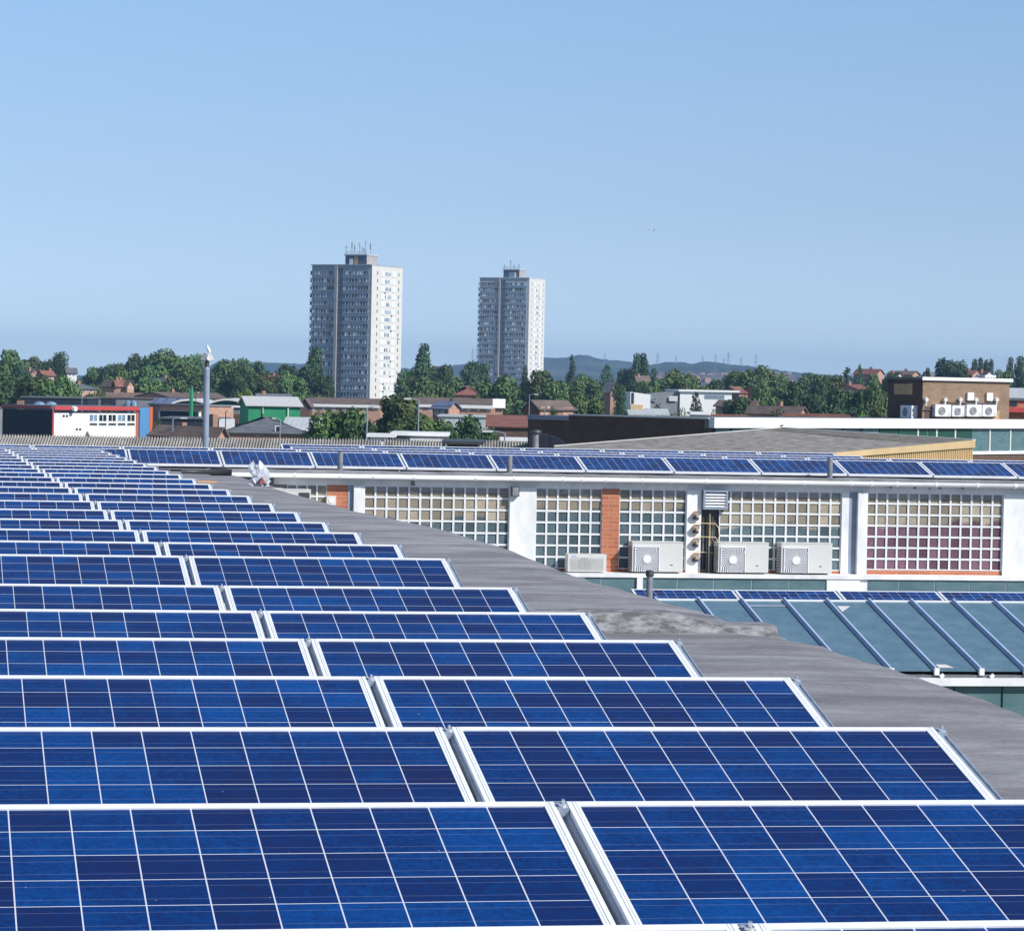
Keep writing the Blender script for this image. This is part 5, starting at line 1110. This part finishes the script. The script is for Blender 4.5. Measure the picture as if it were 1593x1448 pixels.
def tree(px, yt, wpx, d, kind='round', m_='leaf', label=None, group=None):
    global tri
    rg = random.Random(int(px*31+yt*7)); tri += 1
    P = gx(px, d); h = zat(px, yt, d); wd = wpx*d/F
    k = rg.randrange(len(TREES[kind])); key = (kind, k, m_)
    if key not in MESH:
        me = TREES[kind][k][0].copy(); me.materials.clear(); me.materials.append(MT[m_]); MESH[key] = me
    nm = {'round': 'broadleaf_tree', 'spread': 'spreading_tree', 'poplar': 'poplar_tree', 'conifer': 'conifer_tree', 'oval': 'broadleaf_tree', 'bush': 'shrub'}[kind]
    o = thing(nm, label or 'green tree', 'shrub' if kind == 'bush' else 'tree', P, rg.uniform(0, 6.28), group)
    sxy = wd/WID[kind]; o.scale = (sxy, sxy, h)
    c = bpy.data.objects.new('crown' if kind != 'bush' else 'foliage', MESH[key]); C.objects.link(c); c.parent = o
    t = bpy.data.objects.new('trunk' if kind != 'bush' else 'stems', TREES[kind][k][1]); C.objects.link(t); t.parent = o
    return o
G = 'trees of the town'
KEY = [
 (18, 541, 46, 900, 'round', 'leaf', 'large rounded tree at the far left skyline'), (50, 551, 42, 960, 'round', 'leaf', 'lower rounded tree right of the large far left one'), (92, 536, 30, 850, 'oval', 'leafdark', 'tall oval dark tree standing alone above the left houses'),
 (70, 556, 30, 980, 'round', 'leaf', 'small tree between the oval tree and its left neighbour'),
 (8, 574, 74, 600, 'round', 'leafdark', 'dense dark tree at the left edge behind the office'), (52, 582, 70, 560, 'round', 'leaf', 'broad tree over the navy shed chimney'), (92, 586, 56, 555, 'round', 'leaf', 'broad tree over the navy shed right part'),
 (150, 568, 40, 1000, 'round', 'leaf', 'small skyline tree right of the oval tree'), (170, 563, 40, 1000, 'round', 'leafdark', 'skyline tree second right of the oval tree'), (193, 562, 40, 960, 'round', 'leaf', 'skyline tree third right of the oval tree'), (218, 551, 46, 900, 'round', 'leafdark', 'tall skyline tree left of the biggest left clump'), (255, 543, 60, 880, 'round', 'leaf', 'biggest tree of the left skyline clump'), (296, 547, 44, 900, 'round', 'leaf', 'skyline tree just left of the lamp pole'), (235, 563, 60, 830, 'round', 'leaf', 'lower tree under the biggest left clump'), (282, 562, 56, 830, 'round', 'leaf', 'lower tree left of the lamp pole'),
 (228, 586, 62, 650, 'round', 'leaf', 'wide pale tree over the grey shed'), (185, 575, 40, 720, 'round', 'leaf', 'tree behind the white gabled house'), (268, 584, 52, 700, 'round', 'leaf', 'middle distance tree left of the lamp pole'), (147, 606, 36, 560, 'round', 'leaf', 'low tree over the office windows'),
 (362, 554, 58, 850, 'round', 'leaf', 'large pale tree right of the lamp pole'), (340, 566, 40, 900, 'round', 'leaf', 'tree directly behind the lamp pole'), (405, 559, 28, 960, 'round', 'leafdark', 'small dark skyline tree left of the hill gap'), (383, 601, 32, 500, 'round', 'leaflight', 'small bright yellow green tree behind the green canopy'), (372, 573, 44, 740, 'round', 'leafdark', 'dark tree above the bright yellow green one'), (412, 580, 52, 760, 'round', 'leaf', 'tree over the green warehouse left half'), (442, 563, 42, 900, 'round', 'leafdark', 'dark skyline tree right of the hill gap'), (452, 578, 46, 720, 'round', 'leaf', 'tree over the green warehouse right end'),
 (492, 533, 27, 800, 'poplar', 'leafdark', 'tall dark poplar overlapping the taller tower'), (472, 566, 44, 780, 'round', 'leafdark', 'dark rounded tree at the left foot of the poplar'), (505, 580, 34, 760, 'round', 'leafdark', 'dark tree at the right foot of the poplar'), (546, 613, 26, 700, 'bush', 'leafdark', 'dark bush against the foot of the taller tower'),
 (658, 528, 25, 850, 'poplar', 'leafdark', 'tall poplar between the two towers'), (640, 570, 40, 880, 'round', 'leaf', 'rounded tree left of the middle poplar'), (690, 563, 50, 950, 'round', 'leaf', 'rounded tree right of the middle poplar'), (735, 558, 54, 1000, 'round', 'leafdark', 'dark tree at the left foot of the shorter tower'), (638, 584, 30, 760, 'round', 'leaf', 'tree at the right foot of the taller tower'), (662, 582, 66, 700, 'round', 'leaf', 'wide pale tree below the middle poplar'), (712, 584, 46, 900, 'round', 'leaf', 'tree above the hipped red roof'), (780, 584, 62, 660, 'round', 'leaf', 'wide pale tree before the shorter tower'), (748, 612, 44, 560, 'round', 'leaf', 'low tree right of the hipped red roof'),
 (817, 562, 26, 800, 'conifer', 'leafdark', 'pointed dark conifer overlapping the shorter tower'), (845, 573, 58, 720, 'round', 'leaf', 'wide pale tree right of the shorter tower'), (889, 545, 25, 880, 'conifer', 'leafdark', 'tall pointed conifer on the middle skyline'), (866, 592, 50, 640, 'round', 'leaf', 'tree below the wide pale one'), (912, 582, 44, 780, 'round', 'leaf', 'rounded tree right of the tall pointed conifer'), (945, 562, 40, 1000, 'conifer', 'leafdark', 'broad conifer left of the twin poplars'), (963, 584, 24, 600, 'oval', 'leafdark', 'columnar dark tree beside the tall narrow brick house'), (991, 545, 16, 1000, 'poplar', 'leafdark', 'left one of the twin poplars'), (1000, 545, 16, 1000, 'poplar', 'leafdark', 'right one of the twin poplars'), (978, 568, 34, 980, 'round', 'leafdark', 'dark tree at the left foot of the twin poplars'), (1018, 568, 34, 950, 'conifer', 'leafdark', 'small conifer right of the twin poplars'), (1016, 586, 44, 760, 'round', 'leaf', 'tree behind the school left wing'), (1058, 575, 54, 760, 'round', 'leaf', 'wide pale tree behind the school'), (990, 590, 40, 720, 'round', 'leafdark', 'dark tree left behind the school'), (1112, 588, 44, 760, 'round', 'leafdark', 'dark tree behind the school windows'),
 (1175, 569, 60, 800, 'round', 'leaf', 'largest tree of the pale clump right of the hill'), (1203, 574, 50, 800, 'round', 'leaf', 'right tree of the pale clump right of the hill'), (1145, 573, 52, 830, 'round', 'leaf', 'left tree of the pale clump right of the hill'), (1190, 592, 46, 660, 'round', 'leaf', 'lower tree below the pale clump'), (1244, 590, 58, 600, 'round', 'leafdark', 'dark rounded copper tree right of the school'), (1215, 598, 40, 620, 'round', 'leaf', 'tree left of the copper tree'), (1278, 588, 46, 700, 'round', 'leafdark', 'dark tree right of the copper tree'), (1262, 576, 50, 900, 'round', 'leaf', 'hazy tree behind the copper tree'), (1318, 566, 40, 850, 'conifer', 'leafdark', 'broad topped dark conifer left of the plant room'), (1337, 561, 24, 850, 'conifer', 'leafdark', 'ragged tall conifer nearest the plant room'), (1298, 580, 50, 760, 'round', 'leaf', 'tree at the left foot of the dark conifers'), (1356, 580, 36, 800, 'round', 'leaf', 'tree between the ragged conifer and plant room'), (1364, 592, 44, 540, 'round', 'leaf', 'green tree hiding the red gabled house by the plant room'), (1340, 600, 52, 560, 'round', 'leafdark', 'dark tree touching the plant room left edge'), (1310, 600, 60, 580, 'round', 'leafdark', 'wide dark tree before the conifers'), (1388, 577, 34, 760, 'round', 'leaf', 'low yellowish tree over the plant room left corner'),
 (1443, 568, 10, 900, 'poplar', 'leafdark', 'small poplar above the plant room left part'), (1476, 553, 54, 860, 'round', 'leafdark', 'large rounded tree above the plant room'), (1497, 553, 24, 900, 'oval', 'leafdark', 'narrow tree right beside the large one above the plant room'), (1516, 553, 13, 1000, 'poplar', 'leafdark', 'first poplar of the row of four above the plant room'), (1524, 552, 12, 1000, 'poplar', 'leafdark', 'second poplar of the row of four above the plant room'), (1533, 554, 12, 1000, 'poplar', 'leafdark', 'third poplar of the row of four above the plant room'), (1542, 553, 11, 1000, 'poplar', 'leafdark', 'fourth poplar of the row of four above the plant room'), (1571, 551, 13, 960, 'poplar', 'leafdark', 'poplar left of the two at the right edge'), (1586, 549, 19, 900, 'poplar', 'leafdark', 'stout poplar right of the two at the right edge'), (1560, 572, 34, 860, 'round', 'leaf', 'rounded tree at the foot of the right edge poplars'), (1600, 574, 40, 860, 'round', 'leaf', 'rounded tree leaving the picture at the right edge'),
 (64, 583, 46, 700, 'round', 'leaf', 'rounded tree masking the far left red roofed house'), (40, 580, 36, 700, 'round', 'leafdark', 'dark tree masking the pale walled far left house'), (1390, 585, 40, 800, 'round', 'leaf', 'rounded tree over the plant room flank'), (1425, 581, 36, 800, 'round', 'leaf', 'tree peeping over the plant room left corner'),
 (532, 629, 88, 330, 'round', 'leaf', 'broad dark foreground tree before the pink terrace'), (563, 650, 50, 320, 'round', 'leafdark', 'darker lower foreground tree behind the street lamp'), (628, 613, 128, 390, 'spread', 'leaf', 'great spreading tree in front of the taller tower'), (664, 640, 78, 350, 'round', 'leaf', 'pale green tree right of the great spreading one'), (725, 641, 64, 320, 'round', 'leafdark', 'dark bushy tree before the red roofed workshop'), (757, 662, 46, 300, 'round', 'leafdark', 'small dark tree touching the red roofed workshop'),
 (906, 610, 56, 480, 'round', 'leaf', 'bright green tree right of the brick house pair'), (866, 629, 24, 440, 'bush', 'leafdark', 'dark bush before the brick house pair'), (1083, 604, 32, 560, 'conifer', 'leafdark', 'dark cone shaped tree before the school'), (1152, 612, 50, 520, 'round', 'leafdark', 'dark tree at the right end of the school'), (1050, 628, 44, 480, 'bush', 'leaf', 'low shrub before the school middle'), (1022, 626, 36, 480, 'bush', 'leafdark', 'dark shrub before the school left wing'), (1110, 630, 44, 470, 'bush', 'leaf', 'low yellowish shrub before the school windows'), (968, 626, 40, 500, 'bush', 'leafdark', 'dark shrub below the columnar tree'), (1196, 618, 50, 480, 'round', 'leaf', 'rounded shrub tree behind the white fascia'), (1216, 632, 50, 420, 'bush', 'leafdark', 'dark low shrub behind the white fascia'), (1300, 630, 60, 420, 'bush', 'leafdark', 'dark shrub left of the plant room'), (1337, 637, 30, 400, 'bush', 'leaflight', 'bright yellow green shrub by the plant room'), (1362, 628, 40, 430, 'round', 'leaf', 'green shrub tree touching the plant room'), (1270, 636, 40, 420, 'bush', 'leaf', 'green shrub behind the low red roof edge'),
 (246, 645, 26, 440, 'bush', 'leaf', 'bush right of the orange trimmed office end'), (415, 638, 20, 415, 'bush', 'leafdark', 'small tree against the green warehouse wall'), (178, 626, 44, 470, 'bush', 'leafdark', 'hedge above the red fascia'), (310, 672, 26, 260, 'bush', 'leafdark', 'dark bush on the brown roofed house'), (405, 674, 20, 260, 'bush', 'leaf', 'small bush before the grey slate house'), (385, 676, 14, 255, 'bush', 'leaflight', 'tiny bright bush before the grey slate house')]
for px, yt, wp, d, kd, m_, lab in KEY: tree(px, yt, wp, d, kd, m_, lab, G)
# the packed belt between them
SKY = [(-40, 560), (110, 572), (140, 575), (200, 570), (330, 568), (400, 572), (480, 572), (500, 624), (622, 622), (630, 580), (740, 575), (745, 590), (835, 590), (845, 582), (960, 580), (1030, 586), (1100, 588), (1150, 580), (1220, 582), (1250, 590), (1370, 586), (1380, 592), (1640, 588)]
def skyline(x):
    for (a, ya), (c, yc) in zip(SKY, SKY[1:]):
        if a <= x <= c: return ya+(yc-ya)*(x-a)/(c-a)
    return 590
rb = random.Random(21)
for k in range(225):
    px = -25+1650*(k+rb.random())/225; y0 = skyline(px); f_ = rb.random()
    yt = y0+6+f_*(628-y0-6)*.8; d = 1150-520*((yt-y0)/max(10, 640-y0))+rb.uniform(-60, 60)
    if 590 < px < 640: px = 645
    if 480 < px < 625: d = rb.uniform(640, 760)
    if 975 < px < 1145 and yt > 598: d = rb.uniform(690, 800); yt = rb.uniform(596, 604)
    wp = rb.uniform(34, 58)*(1+.4*f_)
    tree(px, yt, wp, d, rb.choice(('round', 'round', 'round', 'oval', 'bush')) if d < 1000 else 'round', rb.choice(('leaf', 'leaf', 'leafdark')), 'green tree packed among its neighbours in the belt across the town', 'packed trees of the belt')
# far suburb on the hillside
tag(MB().build('distant_suburb', MT['pinkbrick']), kind='stuff') if False else None
b = MB(); rh = random.Random(4)
for k in range(300):
    px = rh.uniform(1015, 1230); d = rh.uniform(3900, 4500); t = (d-3500)/2250; yy = 590-13*t*t*(3-2*t)*1.4+rh.uniform(-4, 3)-1; P = at(px, yy, d)
    a = rh.uniform(3, 6); c = rh.uniform(2, 4); h = rh.uniform(2.5, 4); b.box(P.x-a, P.x+a, P.y-c, P.y+c, P.z-h*2, P.z+h*.2, rh.choice((0, 2, 2)))
tag(b.build('distant_suburb', [MT['pinkbrick'], MT['offwhite'], MT['tileroof']]), kind='stuff')
# ------------------------------------------------------------------ the air itself
b = MB(); cs = []
for i, r_ in ((0, 0), ): pass
b.box(-8000, 8000, -600, 7400, -3, 92); hz_ = b.build('haze', bpy.data.materials.new('haze air'))
hm = hz_.data.materials[0]; hm.use_nodes = True; t = hm.node_tree
for n_ in list(t.nodes):
    if n_.type != 'OUTPUT_MATERIAL': t.nodes.remove(n_)
pv = t.nodes.new('ShaderNodeVolumePrincipled'); pv.inputs['Color'].default_value = (.40, .66, 1, 1); pv.inputs['Density'].default_value = 1.15e-4; pv.inputs['Anisotropy'].default_value = .1
t.links.new(pv.outputs[0], [n_ for n_ in t.nodes if n_.type == 'OUTPUT_MATERIAL'][0].inputs['Volume'])
tag(hz_, kind='stuff')
